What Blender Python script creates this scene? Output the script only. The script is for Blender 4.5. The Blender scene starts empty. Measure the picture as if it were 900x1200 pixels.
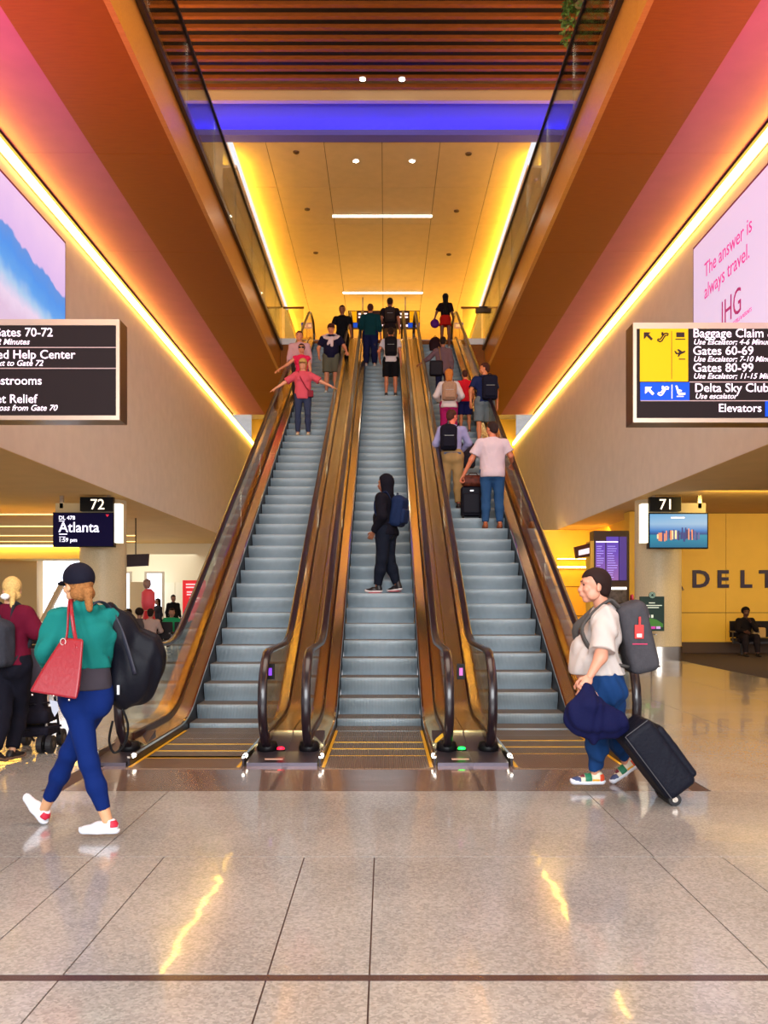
import bpy, bmesh, math, random
import numpy as np
from mathutils import Vector, Matrix
random.seed(7)
PI = math.pi
S = bpy.context.scene
COL = S.collection
# ------------------------------------------------------------------ camera
# image taken as 900x1200; focal length 1045 px, horizon at row 703, vanishing point column 451
F = 1045.0; H = 1.46; CX = 451.0; CY = 703.0
cd = bpy.data.cameras.new('camera'); cam = bpy.data.objects.new('camera', cd); COL.objects.link(cam)
cam.location = (0, 0, H); cam.rotation_euler = (PI/2, 0, 0)
cd.sensor_fit = 'VERTICAL'; cd.sensor_height = 36; cd.sensor_width = 27; cd.lens = F/1200*36
cd.shift_x = -1/1200; cd.shift_y = 103/1200
cd.clip_start = .05; cd.clip_end = 300
S.camera = cam
# ------------------------------------------------------------------ world, lights, exposure
S.view_settings.view_transform = 'Standard'; S.view_settings.look = 'None'
S.view_settings.gamma = 1.0; S.view_settings.use_curve_mapping = False
S.view_settings.exposure = 0.12
W = bpy.data.worlds.new('world'); S.world = W; W.use_nodes = True
bg = W.node_tree.nodes['Background']; bg.inputs[0].default_value = (.97, .96, 1.0, 1); bg.inputs[1].default_value = .9
def lamp(name, loc, size, col, power, rot=(0, 0, 0), spread=None):
    l = bpy.data.lights.new(name, 'AREA'); l.shape = 'RECTANGLE'; l.size = size[0]; l.size_y = size[1]
    l.color = col; l.energy = power
    if spread: l.spread = spread
    o = bpy.data.objects.new(name, l); COL.objects.link(o); o.location = loc; o.rotation_euler = rot
    return o
R90 = PI/2
lamp('window_daylight', (0, -7, 5.2), (11, 6), (.93, .97, 1.0), 2800, (R90, 0, 0))      # tall windows of the hall behind the viewer
lamp('hall_ceiling_light', (0, 8, 13.9), (9, 9), (1.0, .80, .66), 1100)                 # downlights between the slats over the void
lamp('low_hall_light_left', (-9.5, 14, 3.7), (5, 16), (1.0, .72, .36), 170)
lamp('low_hall_light_right', (9.5, 13, 3.7), (5, 16), (1.0, .68, .26), 170)
lamp('counter_wash', (11, 19.5, 3.75), (8, .5), (1.0, .68, .16), 170, (math.radians(58), 0, 0))
lamp('recess_wash', (5.6, 28.5, 3.7), (4, .5), (1.0, .66, .10), 120, (math.radians(30), 0, 0))
lamp('lounge_daylight', (-12, 33, 3.4), (8, 12), (1.0, .97, .92), 420)
lamp('upper_hall_uplight', (0, 38, 10.1), (6, 6), (1.0, .62, .12), 330, (PI, 0, 0))  # unseen lamp, added to brighten the far upper ceiling yellow
lamp('slat_uplight_left', (-5.2, 17, 10.1), (1.2, 10), (1.0, .58, .24), 800, (PI, math.radians(-28), 0))  # added lamp, hidden on the balcony floor, brightens the slats
lamp('slat_uplight_right', (5.1, 17, 10.1), (1.2, 10), (1.0, .58, .24), 800, (PI, math.radians(28), 0))  # its added twin, hidden on the right balcony
lamp('pink_uplight_left', (-5.3, 9.2, 5.7), (.8, 5.5), (1.0, .08, .62), 190, (PI, 0, 0))  # added lamp kept out of view, turns the left soffit pink
lamp('pink_uplight_right', (5.15, 9.2, 5.7), (.8, 5.5), (1.0, .10, .42), 130, (PI, 0, 0))  # the same added unseen lamp for the right soffit

# ------------------------------------------------------------------ helpers
def lin(c):
    return tuple(((x/255)/12.92 if x/255 <= .04045 else ((x/255+.055)/1.055)**2.4) for x in c)
MATS = {}
def mat(name, rgb, rough=.5, metal=0., noise=None, bump=None, emit=0, coat=0., alpha=None, spec=None, rib=None, aniso=0):
    """rgb in 0..255 sRGB. noise=(scale, amount); bump=(scale, strength); rib=(scale, strength, axis)"""
    if name in MATS: return MATS[name]
    m = bpy.data.materials.new(name); m.use_nodes = True; nt = m.node_tree; N = nt.nodes; L = nt.links
    b = N['Principled BSDF']; c = lin(rgb) + (1,)
    if name[:5] in ('cloth', 'pack_', 'cap_3', 'cap_2'): c = tuple(v*.68 for v in c[:3])+(1,)
    if name[:5] in ('skin_', 'shoe_', 'sole_', 'panel'): c = tuple(v*.82 for v in c[:3])+(1,)
    b.inputs['Base Color'].default_value = c; b.inputs['Roughness'].default_value = rough; b.inputs['Metallic'].default_value = metal
    if coat: b.inputs['Coat Weight'].default_value = coat; b.inputs['Coat Roughness'].default_value = .05
    if spec is None and name[:4] in ('clot', 'pack', 'bag_', 'suit', 'jack', 'blac', 'cap_', 'hold', 'duff', 'cano', 'stro', 'sign', 'hair', 'seat') and not coat: spec = .15
    if spec is not None: b.inputs['Specular IOR Level'].default_value = spec
    if emit:
        b.inputs['Emission Color'].default_value = c; b.inputs['Emission Strength'].default_value = emit
    tc = N.new('ShaderNodeTexCoord')
    nrm = None
    if noise:
        n = N.new('ShaderNodeTexNoise'); n.inputs['Scale'].default_value = noise[0]; n.inputs['Detail'].default_value = 4
        L.new(tc.outputs['Object'], n.inputs['Vector'])
        r = N.new('ShaderNodeMapRange'); r.inputs[1].default_value = .25; r.inputs[2].default_value = .75
        r.inputs[3].default_value = 1-noise[1]; r.inputs[4].default_value = 1+noise[1]
        L.new(n.outputs[0], r.inputs[0])
        v = N.new('ShaderNodeVectorMath'); v.operation = 'SCALE'; v.inputs[0].default_value = c[:3]
        L.new(r.outputs[0], v.inputs['Scale']); L.new(v.outputs[0], b.inputs['Base Color'])
    if bump:
        n = N.new('ShaderNodeTexNoise'); n.inputs['Scale'].default_value = bump[0]; n.inputs['Detail'].default_value = 5
        L.new(tc.outputs['Object'], n.inputs['Vector'])
        u = N.new('ShaderNodeBump'); u.inputs['Strength'].default_value = bump[1]; u.inputs['Distance'].default_value = .02
        L.new(n.outputs[0], u.inputs['Height']); L.new(u.outputs[0], b.inputs['Normal']); nrm = u
    if rib:
        w = N.new('ShaderNodeTexWave'); w.bands_direction = rib[2]; w.inputs['Scale'].default_value = rib[0]
        L.new(tc.outputs['Object'], w.inputs['Vector'])
        u = N.new('ShaderNodeBump'); u.inputs['Strength'].default_value = rib[1]; u.inputs['Distance'].default_value = .01
        L.new(w.outputs['Fac'], u.inputs['Height'])
        if nrm: L.new(nrm.outputs[0], u.inputs['Normal'])
        L.new(u.outputs[0], b.inputs['Normal'])
        x = N.new('ShaderNodeMapRange'); x.inputs[3].default_value = 1-(rib[3] if len(rib) > 3 else .25); x.inputs[4].default_value = 1.08
        L.new(w.outputs['Fac'], x.inputs[0])
        v = N.new('ShaderNodeVectorMath'); v.operation = 'SCALE'
        if b.inputs['Base Color'].links: L.new(b.inputs['Base Color'].links[0].from_socket, v.inputs[0])
        else: v.inputs[0].default_value = c[:3]
        L.new(x.outputs[0], v.inputs['Scale']); L.new(v.outputs[0], b.inputs['Base Color'])
    MATS[name] = m
    return m
def glass_mat(name, rgb, refl=.12, rough=.02):
    m = bpy.data.materials.new(name); m.use_nodes = True; nt = m.node_tree; N = nt.nodes; L = nt.links
    N.remove(N['Principled BSDF']); out = N['Material Output']
    t = N.new('ShaderNodeBsdfTransparent'); t.inputs[0].default_value = lin(rgb)+(1,)
    g = N.new('ShaderNodeBsdfGlossy'); g.inputs['Roughness'].default_value = rough; g.inputs[0].default_value = (.95, .95, .95, 1)
    fr = N.new('ShaderNodeFresnel'); fr.inputs[0].default_value = 1.5
    ad = N.new('ShaderNodeMath'); ad.operation = 'MULTIPLY_ADD'; ad.inputs[1].default_value = .55; ad.inputs[2].default_value = refl-.04
    mx = N.new('ShaderNodeMixShader')
    L.new(fr.outputs[0], ad.inputs[0]); L.new(ad.outputs[0], mx.inputs[0]); L.new(t.outputs[0], mx.inputs[1]); L.new(g.outputs[0], mx.inputs[2])
    L.new(mx.outputs[0], out.inputs[0]); return m
WO = {}
def tag(o, label=None, cat=None, group=None, kind=None):
    if label: o['label'] = label
    if cat: o['category'] = cat
    if group: o['group'] = group
    if kind: o['kind'] = kind
    return o
def link(name, me, m=None, parent=None, org=(0, 0, 0)):
    """link a mesh whose vertices are relative to org (parent space of the root)"""
    o = bpy.data.objects.new(name, me); COL.objects.link(o)
    if m is not None and len(me.materials) == 0: me.materials.append(m)
    o.parent = parent
    po = WO.get(parent.name, Vector((0, 0, 0))) if parent else Vector((0, 0, 0))
    o.location = Vector(org) - po
    WO[o.name] = Vector(org)
    return o
ROOTS = []
def thing(name, label, cat, loc=(0, 0, 0), rotz=0, group=None, rebase=True):
    o = bpy.data.objects.new(name, None); COL.objects.link(o); o.empty_display_size = .2
    if rotz:                       # local-frame thing: children coordinates are local
        o.location = loc; o.rotation_euler = (0, 0, rotz); WO[o.name] = Vector((0, 0, 0))
    else:
        o.location = loc; WO[o.name] = Vector(loc)
    tag(o, label, cat, group); ROOTS.append((o, rebase)); return o
def lthing(name, label, cat, loc, rotz, group=None):
    o = bpy.data.objects.new(name, None); COL.objects.link(o); o.empty_display_size = .2
    o.location = loc; o.rotation_euler = (0, 0, rotz); WO[o.name] = Vector((0, 0, 0))
    tag(o, label, cat, group); ROOTS.append((o, True)); return o
class MB:
    def __init__(s): s.v = []; s.f = []
    def add(s, vs, fs):
        n = len(s.v); s.v += [tuple(v) for v in vs]; s.f += [tuple(i+n for i in f) for f in fs]; return s
    def box(s, x0, x1, y0, y1, z0, z1):
        return s.add([(x0,y0,z0),(x1,y0,z0),(x1,y1,z0),(x0,y1,z0),(x0,y0,z1),(x1,y0,z1),(x1,y1,z1),(x0,y1,z1)],
                     [(3,2,1,0),(4,5,6,7),(0,1,5,4),(1,2,6,5),(2,3,7,6),(3,0,4,7)])
    def prism(s, poly, a, b, axis='x'):
        """poly: list of 2D points; extruded from a to b along axis. axis x: poly=(y,z); y: (x,z); z: (x,y)"""
        def P(t, u, v): return {'x': (t, u, v), 'y': (u, t, v), 'z': (u, v, t)}[axis]
        n = len(poly); vs = [P(a, *p) for p in poly]+[P(b, *p) for p in poly]
        fs = [tuple(range(n))[::-1], tuple(range(n, 2*n))]+[(i, (i+1) % n, n+(i+1) % n, n+i) for i in range(n)]
        return s.add(vs, fs)
    def tube(s, pts, r, n=8, cap=True, sc=None):
        pts = [Vector(p) for p in pts]; rr = r if isinstance(r, (list, tuple)) else [r]*len(pts)
        base = len(s.v); up = Vector((0, 0, 1))
        d0 = (pts[1]-pts[0]).normalized()
        u = d0.cross(up) if abs(d0.dot(up)) < .95 else d0.cross(Vector((1, 0, 0)))
        u.normalize(); vs = []
        for i, p in enumerate(pts):
            d = (pts[min(i+1, len(pts)-1)]-pts[max(i-1, 0)]).normalized()
            u = (u-d*u.dot(d)).normalized(); w = d.cross(u)
            for k in range(n):
                a = 2*PI*k/n
                vs.append(p+(u*math.cos(a)*(sc[0] if sc else 1)+w*math.sin(a)*(sc[1] if sc else 1))*rr[i])
        fs = []
        for i in range(len(pts)-1):
            for k in range(n):
                a = i*n+k; b = i*n+(k+1) % n; fs.append((a, b, b+n, a+n))
        if cap: fs.append(tuple(range(n))[::-1]); fs.append(tuple(range((len(pts)-1)*n, len(pts)*n)))
        return s.add(vs, fs)
    def sweep(s, pts, prof, closed=True, cap=True):
        """sweep a profile of (x, n) offsets along a path in the YZ plane given as (y,z,ny,nz); x is world X"""
        n = len(prof); vs = []
        for (y, z, ny, nz) in pts:
            for (x, o) in prof: vs.append((x, y+ny*o, z+nz*o))
        fs = []
        m = n if closed else n-1
        for i in range(len(pts)-1):
            for k in range(m):
                a = i*n+k; b = i*n+(k+1) % n; fs.append((a, b, b+n, a+n))
        if cap and closed: fs.append(tuple(range(n))[::-1]); fs.append(tuple(range((len(pts)-1)*n, len(pts)*n)))
        return s.add(vs, fs)
    def lathe(s, prof, c=(0, 0, 0), n=20):
        vs = []; m = len(prof)
        for k in range(n):
            a = 2*PI*k/n
            for (r, z) in prof: vs.append((c[0]+r*math.cos(a), c[1]+r*math.sin(a), c[2]+z))
        fs = [(k*m+i, ((k+1) % n)*m+i, ((k+1) % n)*m+i+1, k*m+i+1) for k in range(n) for i in range(m-1)]
        fs.append(tuple(k*m for k in range(n))[::-1]); fs.append(tuple(k*m+m-1 for k in range(n)))
        return s.add(vs, fs)
    def mesh(s, name, smooth=False):
        me = bpy.data.meshes.new(name); me.from_pydata(s.v, [], s.f); me.validate()
        if smooth: me.polygons.foreach_set('use_smooth', [True]*len(me.polygons))
        return me
    def build(s, name, m, parent=None, smooth=False, org=(0, 0, 0), auto=False):
        me = s.mesh(name, smooth or auto)
        bm = bmesh.new(); bm.from_mesh(me); bmesh.ops.recalc_face_normals(bm, faces=bm.faces); bm.to_mesh(me); bm.free()
        if auto:
            try: me.set_sharp_from_angle(angle=math.radians(35))
            except Exception: pass
        o0 = Vector(org)
        if o0.length > 0: me.transform(Matrix.Translation(-o0))
        return link(name, me, m, parent, org)
def part(name, m, parent, *boxes, org=(0, 0, 0)):
    b = MB()
    for x in boxes: b.box(*x)
    return b.build(name, m, parent, org=org)
def P(px, py, Y): return Vector(((px-CX)/F*Y, Y, H-(py-CY)/F*Y))
def XP(px, Y): return (px-CX)/F*Y
def ZP(py, Y): return H-(py-CY)/F*Y
TXT = []
def text(name, body, size, loc, m, parent, rot=(PI/2, 0, 0), align='LEFT', bold=0., shear=0., sx=1.0, ext=.002, space=1.0):
    c = bpy.data.curves.new(name, 'FONT'); c.body = body; c.size = size; c.align_x = align; c.offset = bold; c.shear = shear
    c.extrude = ext; c.offset = bold*.3; c.space_character = space; c.resolution_u = 3
    o = bpy.data.objects.new(name+'_curve', c); COL.objects.link(o)
    TXT.append((o, name, m, parent, Vector(loc), rot, sx))
def flush_text():
    if not TXT: return
    dg = bpy.context.evaluated_depsgraph_get(); dg.update()
    for (o, name, m, parent, loc, rot, sx) in TXT:
        me = bpy.data.meshes.new_from_object(o.evaluated_get(dg)); me.name = name
        bpy.data.objects.remove(o)
        me.materials.clear(); me.materials.append(m)
        me.transform(Matrix.Diagonal((sx, 1, 1, 1)))
        n = link(name, me, None, parent, loc); n.rotation_euler = rot
    TXT.clear()
# ------------------------------------------------------------------ materials of the building
XC = -.075; HW = 5.99; ZS = 8.71; ZL = 3.86; FU = 9.75; XB = 3.265; XA = 4.62; YF = 28.4; ZU = 13.7; ZT = 14.73
def terrazzo(name, a, b, rough):
    m = bpy.data.materials.new(name); m.use_nodes = True; nt = m.node_tree; N = nt.nodes; L = nt.links; p = N['Principled BSDF']
    g = N.new('ShaderNodeNewGeometry')
    v = N.new('ShaderNodeTexVoronoi'); v.inputs['Scale'].default_value = 85; L.new(g.outputs['Position'], v.inputs['Vector'])
    n = N.new('ShaderNodeTexNoise'); n.inputs['Scale'].default_value = .9; n.inputs['Detail'].default_value = 3; L.new(g.outputs['Position'], n.inputs['Vector'])
    s = N.new('ShaderNodeSeparateColor'); L.new(v.outputs['Color'], s.inputs[0])
    ad = N.new('ShaderNodeMath'); ad.operation = 'MULTIPLY_ADD'; ad.inputs[1].default_value = .55; L.new(s.outputs[0], ad.inputs[0]); L.new(n.outputs[0], ad.inputs[2])
    r = N.new('ShaderNodeMapRange'); r.inputs[1].default_value = .35; r.inputs[2].default_value = 1.15; L.new(ad.outputs[0], r.inputs[0])
    mx = N.new('ShaderNodeMix'); mx.data_type = 'RGBA'; mx.inputs[6].default_value = lin(a)+(1,); mx.inputs[7].default_value = lin(b)+(1,)
    L.new(r.outputs[0], mx.inputs[0]); L.new(mx.outputs[2], p.inputs['Base Color']); p.inputs['Roughness'].default_value = rough
    p.inputs['Coat Weight'].default_value = .35; p.inputs['Coat Roughness'].default_value = .04
    n2 = N.new('ShaderNodeTexNoise'); n2.inputs['Scale'].default_value = 2.2; L.new(g.outputs['Position'], n2.inputs['Vector'])
    bp = N.new('ShaderNodeBump'); bp.inputs['Strength'].default_value = .04; bp.inputs['Distance'].default_value = .05
    L.new(n2.outputs[0], bp.inputs['Height']); L.new(bp.outputs[0], p.inputs['Normal']); L.new(bp.outputs[0], p.inputs['Coat Normal'])
    return m
def wood(name, a, b, scale=(1, 14, 14), rough=.45):
    m = bpy.data.materials.new(name); m.use_nodes = True; nt = m.node_tree; N = nt.nodes; L = nt.links; p = N['Principled BSDF']
    g = N.new('ShaderNodeNewGeometry'); mp = N.new('ShaderNodeMapping'); mp.inputs['Scale'].default_value = scale
    n = N.new('ShaderNodeTexNoise'); n.inputs['Scale'].default_value = 1.2; n.inputs['Detail'].default_value = 6
    L.new(g.outputs['Position'], mp.inputs[0]); L.new(mp.outputs[0], n.inputs['Vector'])
    mx = N.new('ShaderNodeMix'); mx.data_type = 'RGBA'; mx.inputs[6].default_value = lin(a)+(1,); mx.inputs[7].default_value = lin(b)+(1,)
    L.new(n.outputs[0], mx.inputs[0]); L.new(mx.outputs[2], p.inputs['Base Color']); p.inputs['Roughness'].default_value = rough; p.inputs['Specular IOR Level'].default_value = .2
    return m
TZ = terrazzo('terrazzo', (132, 129, 126), (178, 175, 170), .16)
TZB = terrazzo('brown_terrazzo', (92, 74, 66), (128, 106, 94), .16)
GROUT = mat('grout', (70, 48, 42), .6)
BAND = mat('dark_stone', (76, 56, 54), .2, noise=(30, .15))
PLASTER = mat('beige_plaster', (222, 208, 196), .75, noise=(3, .05), bump=(60, .08))
GYP = mat('low_ceiling_paint', (212, 172, 108), .8, noise=(2, .05))
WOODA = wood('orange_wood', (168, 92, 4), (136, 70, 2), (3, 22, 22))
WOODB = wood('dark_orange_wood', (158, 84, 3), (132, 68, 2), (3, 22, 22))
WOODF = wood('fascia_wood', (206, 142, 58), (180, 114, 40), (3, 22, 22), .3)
PINKLIT = mat('rose_panel', (176, 92, 100), .55, noise=(2.5, .06))  # pale soffit panel, pink of the light on it mixed into base colour
YWALL = mat('yellow_wall_panel', (236, 186, 66), .45, noise=(2, .04))
YCEIL = mat('upper_ceiling_panel', (214, 186, 140), .6, noise=(3, .05))
SLATM = wood('slat_wood', (150, 84, 34), (108, 56, 20), (4, 20, 20))
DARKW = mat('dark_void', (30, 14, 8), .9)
STEEL = mat('steel', (205, 196, 186), .22, 1.)
DSTEEL = mat('dark_steel', (90, 84, 82), .35, 1.)
BLACK = mat('black', (16, 15, 18), .4)
BRUSHB = mat('black_rubber', (20, 14, 18), .28, coat=.5)
CARPET = mat('dark_carpet', (62, 46, 40), .95, noise=(90, .25), bump=(220, .5))
WHITE = mat('white_gloss', (236, 232, 228), .35)
LEDY = mat('led_yellow', (255, 208, 88), emit=19)
LEDC = mat('led_cove', (255, 200, 60), emit=60)
LEDW = mat('led_white', (255, 244, 222), emit=9)
LEDB = mat('led_blue', (40, 34, 255), emit=42)
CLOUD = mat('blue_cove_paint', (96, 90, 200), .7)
GLASS = glass_mat('clear_glass', (232, 236, 230), .07)
# ------------------------------------------------------------------ floor
YE0, YE1 = 8.34, 30.0     # escalator pit
XE0, XE1 = XC-2.55, XC+2.56
fl = MB()
fl.box(-24, 24, -7, 8.0, -.2, -.006); fl.box(-24, XE0, 8.0, 47, -.2, -.006); fl.box(XE1, 24, 8.0, 47, -.2, -.006); fl.box(XE0, XE1, YE1, 47, -.2, -.006)
floor = tag(fl.build('floor', GROUT), kind='structure')
J = .0035
def tile(x0, x1, y0, y1, m=TZ, name='floor_tile'):
    if x1-x0 < .02 or y1-y0 < .02: return
    part(name, m, floor, (x0+J, x1-J, y0+J, y1-J, -.05, 0))
def row(xs, y0, y1, m=TZ):
    for a, b in zip(xs[:-1], xs[1:]): tile(a, b, y0, y1, m)
xs1 = [-8.0, -6.4, -5.62, -4.83, -3.65, -3.25, -2.066, -1.654, -1.253, -.457, -.06, 1.518, 1.915, 2.71, 3.1, 4.68, 5.08, 6.7, 8.3]
row([-8, -4.83, -3.25, -1.253, -.457, -.06, 1.518, 3.1, 4.68, 8], -.6, 1.25); row([-8, -4.83, -3.25, -1.253, -.457, -.06, 1.518, 3.1, 4.68, 8], 1.25, 3.42)
part('floor_band', BAND, floor, (-8, 8, 3.423, 3.472, -.05, 0))
row(xs1, 3.475, 5.07)
row([-8.01, -4.83, -1.65, 1.53, 4.71, 8.01], 5.07, 6.81)
tile(-2.47, -.854, 6.81, YE0, TZB); tile(-.854, .73, 6.81, YE0, TZB); tile(.73, 2.35, 6.81, YE0, TZB)
for xm in (-.87, .745): part('divider_strip', BAND, floor, (xm-.02, xm+.02, 6.83, 7.8, -.04, .001))
y = 6.81; k = 0
while y < 46:
    st = 1.6 if y < 18 else 3.2
    y1 = min(y+st, 46)
    xl = [-17.6, -14.4, -11.2, -9.6, -8, -6.4, -4.8, -3.25, -2.63] if y1 > YE0 else [-11.2, -9.6, -8, -6.4, -4.8, -2.47]
    xr = [2.49, 3.9, 5.5, 7.1, 8.7, 11.2, 14.4, 17.6] if y1 > YE0 else [2.35, 3.9, 5.5, 7.1, 8.7, 11.2]
    row(xl, y, y1)
    if y > 14.8:  xr = [q for q in xr if q <= 7.1]
    row(xr, y, y1)
    y = y1
tag(part('floor_carpet', CARPET, None, (7.1, 24, 16.41, 24.6, -.05, .004)), kind='structure')
tag(part('floor_carpet', CARPET, None, (-24, -17.6, 20, 47, -.05, .004)), kind='structure')
# ------------------------------------------------------------------ side walls of the void with light strips
for sd, nm in ((-1, 'wall_left'), (1, 'wall_right')):
    x = XC+sd*HW
    w = tag(part(nm, PLASTER, None, (min(x, x+sd*.35), max(x, x+sd*.35), -7, 41, ZL+.01, ZS-.0)), kind='structure')
    t = thing('linear_light', 'long glowing yellow white light strip along the top of the %s wall' % nm[5:], 'light', (x-sd*.05, -1, ZS-.14))
    part('housing', mat('aluminium_channel', (210, 190, 160), .4, .6), t, (min(x, x-sd*.02), max(x, x-sd*.02), -1, 40.9, ZS-.21, ZS-.01))
    part('light_strip', LEDY, t, (min(x-sd*.02, x-sd*.075), max(x-sd*.02, x-sd*.075), -1, 40.9, ZS-.19, ZS-.04))
    part('shadow_trim', BLACK, t, (min(x-sd*.0, x-sd*.12), max(x-sd*.0, x-sd*.12), -1, 34.9, ZS-.03, ZS+.02))
# balcony slabs: soffit panels with pink light in their colour, wood soffit, inner fascia
for sd, nm in ((-1, 'left'), (1, 'right')):
    X = lambda v: XC+sd*v
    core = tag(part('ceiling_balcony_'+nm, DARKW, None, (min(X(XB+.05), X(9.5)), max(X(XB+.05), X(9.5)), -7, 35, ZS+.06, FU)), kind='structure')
    y = -6.0
    while y < 34.9:
        y1 = min(y+4.1, 35)
        part('soffit_panel', PINKLIT, core, (min(X(XA), X(HW)), max(X(XA), X(HW)), y+.004, y1-.004, ZS+.02, ZS+.07))
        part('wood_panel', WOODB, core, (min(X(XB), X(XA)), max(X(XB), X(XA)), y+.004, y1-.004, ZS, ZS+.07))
        y = y1
    y = -6.0
    while y < YF-.1:
        y1 = min(y+4.3, YF)
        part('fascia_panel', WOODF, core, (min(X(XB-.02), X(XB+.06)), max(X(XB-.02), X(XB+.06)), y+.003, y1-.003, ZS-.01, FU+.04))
        y = y1
    tag(part('floor_balcony_'+nm, TZ, None, (min(X(XB+.06), X(9.5)), max(X(XB+.06), X(9.5)), -7, YF, FU, FU+.03)), kind='structure')
# upper floor slab over the escalators' top
up = tag(part('floor_upper', TZ, None, (-9.6, 9.5, YF, 47, FU-.03, FU)), kind='structure')
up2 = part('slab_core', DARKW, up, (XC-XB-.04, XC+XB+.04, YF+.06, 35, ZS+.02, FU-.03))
part('fascia_panel', WOODB, up, (XC-XB, XC+XB, YF, YF+.06, ZS, FU-.03))
part('soffit_panel', WOODB, up, (XC-XB+.01, XC+XB-.01, YF+.06, 35, ZS-.02, ZS+.02))
part('edge_trim', mat('pale_metal_trim', (196, 190, 190), .35, .5), up, (XC-XB, XC-2.52, YF-.03, YF, FU-.16, FU+.03), (XC+2.52, XC+XB, YF-.03, YF, FU-.16, FU+.03))
# end wall of the lower hall behind the escalators
bw = tag(part('wall_back', YWALL, None, (-6.1, 6, 40.8, 41.1, 0, FU)), kind='structure')
# ------------------------------------------------------------------ high ceilings
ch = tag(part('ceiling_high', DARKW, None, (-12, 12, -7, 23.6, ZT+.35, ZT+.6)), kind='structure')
y = 23.05
while y > 9:
    part('ceiling_slat', SLATM, ch, (-9.5, 9.5, y, y+.11, ZT-.02, ZT+.07)); y -= .4
cf = tag(part('trim_1', mat('cove_face', (190, 160, 120), .7), None, (-9.5, 9.5, 23.25, 23.4, ZT-.25, ZT+.35)), kind='structure')
cb = tag(part('wall_cove', CLOUD, None, (-9.5, 9.5, 23.78, 23.85, ZU, ZT+.35)), kind='structure')
part('cove_ledge', CLOUD, cb, (-9.5, 9.5, 23.42, 23.78, ZU-.03, ZU+.03), (-9.5, 9.5, 23.42, 23.46, ZU+.03, ZU+.12))
t = thing('cove_light', 'hidden blue light line in the cove across the ceiling', 'light', (XC, 23.6, ZU+.04))
part('light_strip', LEDB, t, (-9.3, 9.3, 23.49, 23.53, ZU+.035, ZU+.06))
uc = tag(part('ceiling_upper', mat('panel_gap', (96, 74, 44), .8), None, (XC-4.0, XC+4.0, 23.86, 42, ZU+.03, ZU+.3)), kind='structure')
xs = [XC-4.0, XC-3.12, XC-1.56, XC, XC+1.56, XC+3.12, XC+4.0]
y = 23.86
while y < 41.9:
    y1 = min(y+2.6, 42)
    for a, b in zip(xs[:-1], xs[1:]): part('ceiling_panel', YCEIL, uc, (a+.008, b-.008, y+.008, y1-.008, ZU, ZU+.035))
    y = y1
for sd, nm in ((-1, 'left'), (1, 'right')):
    X = lambda v: XC+sd*v
    pw = tag(part('wall_upper_'+nm, PLASTER, None, (min(X(4.35), X(4.6)), max(X(4.35), X(4.6)), 24.4, 42, FU, ZU+.6)), kind='structure')
    part('cove_ledge', PLASTER, pw, (min(X(3.98), X(4.35)), max(X(3.98), X(4.35)), 24.4, 42, ZU-.42, ZU-.34))
    t = thing('cove_light', 'yellow cove light along the %s edge of the upper ceiling' % nm, 'light', (X(4.15), 24.5, ZU-.33))
    part('light_strip', LEDC, t, (min(X(4.15), X(4.2)), max(X(4.15), X(4.2)), 24.5, 41.8, ZU-.335, ZU-.30))
    tag(part('wall_outer_'+nm, PLASTER, None, (min(X(9.5), X(9.7)), max(X(9.5), X(9.7)), -7, 42, FU, ZT+.5)), kind='structure')
tag(part('wall_upper_back', YWALL, None, (-9.6, 9.5, 42, 42.2, FU, ZT+.4)), kind='structure')
tag(part('ceiling_side', PLASTER, None, (-9.6, XC-4.35, 23.86, 42, ZU+.3, ZU+.4), (XC+4.35, 9.5, 23.86, 42, ZU+.3, ZU+.4)), kind='structure')
for px, py, w in ((448, 252.5, 3.15), (448.5, 342.5, 3.15)):
    Y = (ZU-H)*F/(CY-py); t = thing('linear_light', 'white bar light across the upper ceiling, %s of two' % ('nearer' if py < 300 else 'farther'), 'light', (XP(px, Y), Y, ZU-.02))
    part('trim', WHITE, t, (XP(px, Y)-w/2-.02, XP(px, Y)+w/2+.02, Y-.08, Y+.08, ZU-.02, ZU+.0))
    part('diffuser', LEDW, t, (XP(px, Y)-w/2, XP(px, Y)+w/2, Y-.06, Y+.06, ZU-.035, ZU-.02))
def downlight(px, py, z, lab):
    Y = (z-H)*F/(CY-py); x = XP(px, Y)
    t = thing('downlight', lab, 'light', (x, Y, z))
    MB().lathe([(.03, 0), (.10, 0), (.10, -.02), (.075, -.02)], (x, Y, z), 16).build('rim', WHITE, t)
    MB().lathe([(.0, -.012), (.07, -.012), (.07, -.03), (.0, -.03)], (x, Y, z), 16).build('bulb', mat('bulb', (255, 246, 220), emit=25), t)
downlight(417, 188, ZU, 'round downlight in the yellow ceiling, left of its pair')
downlight(483, 188, ZU, 'round downlight in the yellow ceiling, right of its pair')
downlight(425, 92, ZT, 'small spotlight between the wood slats, left of its pair')
downlight(471, 92, ZT, 'small spotlight between the wood slats, right of its pair')
for px, py in ((347, 178), (360, 245), (370, 296), (549, 180), (535, 247), (526, 298)):
    Y = (ZU-H)*F/(CY-py); x = XP(px, Y)
    t = MB().lathe([(.0, 0), (.09, 0), (.08, -.03), (.03, -.05), (0, -.05)], (x, Y, ZU), 14).build('ceiling_sensor', mat('sensor', (90, 60, 30), .5))
    tag(t, 'small ceiling sensor, %s of the three on the %s of the yellow ceiling' % ((['nearest', 'middle', 'farthest'][(178, 245, 296).index(py)], 'left') if px < 450 else (['nearest', 'middle', 'farthest'][(180, 247, 298).index(py)], 'right')), 'sensor', 'ceiling sensors in the upper ceiling')
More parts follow.
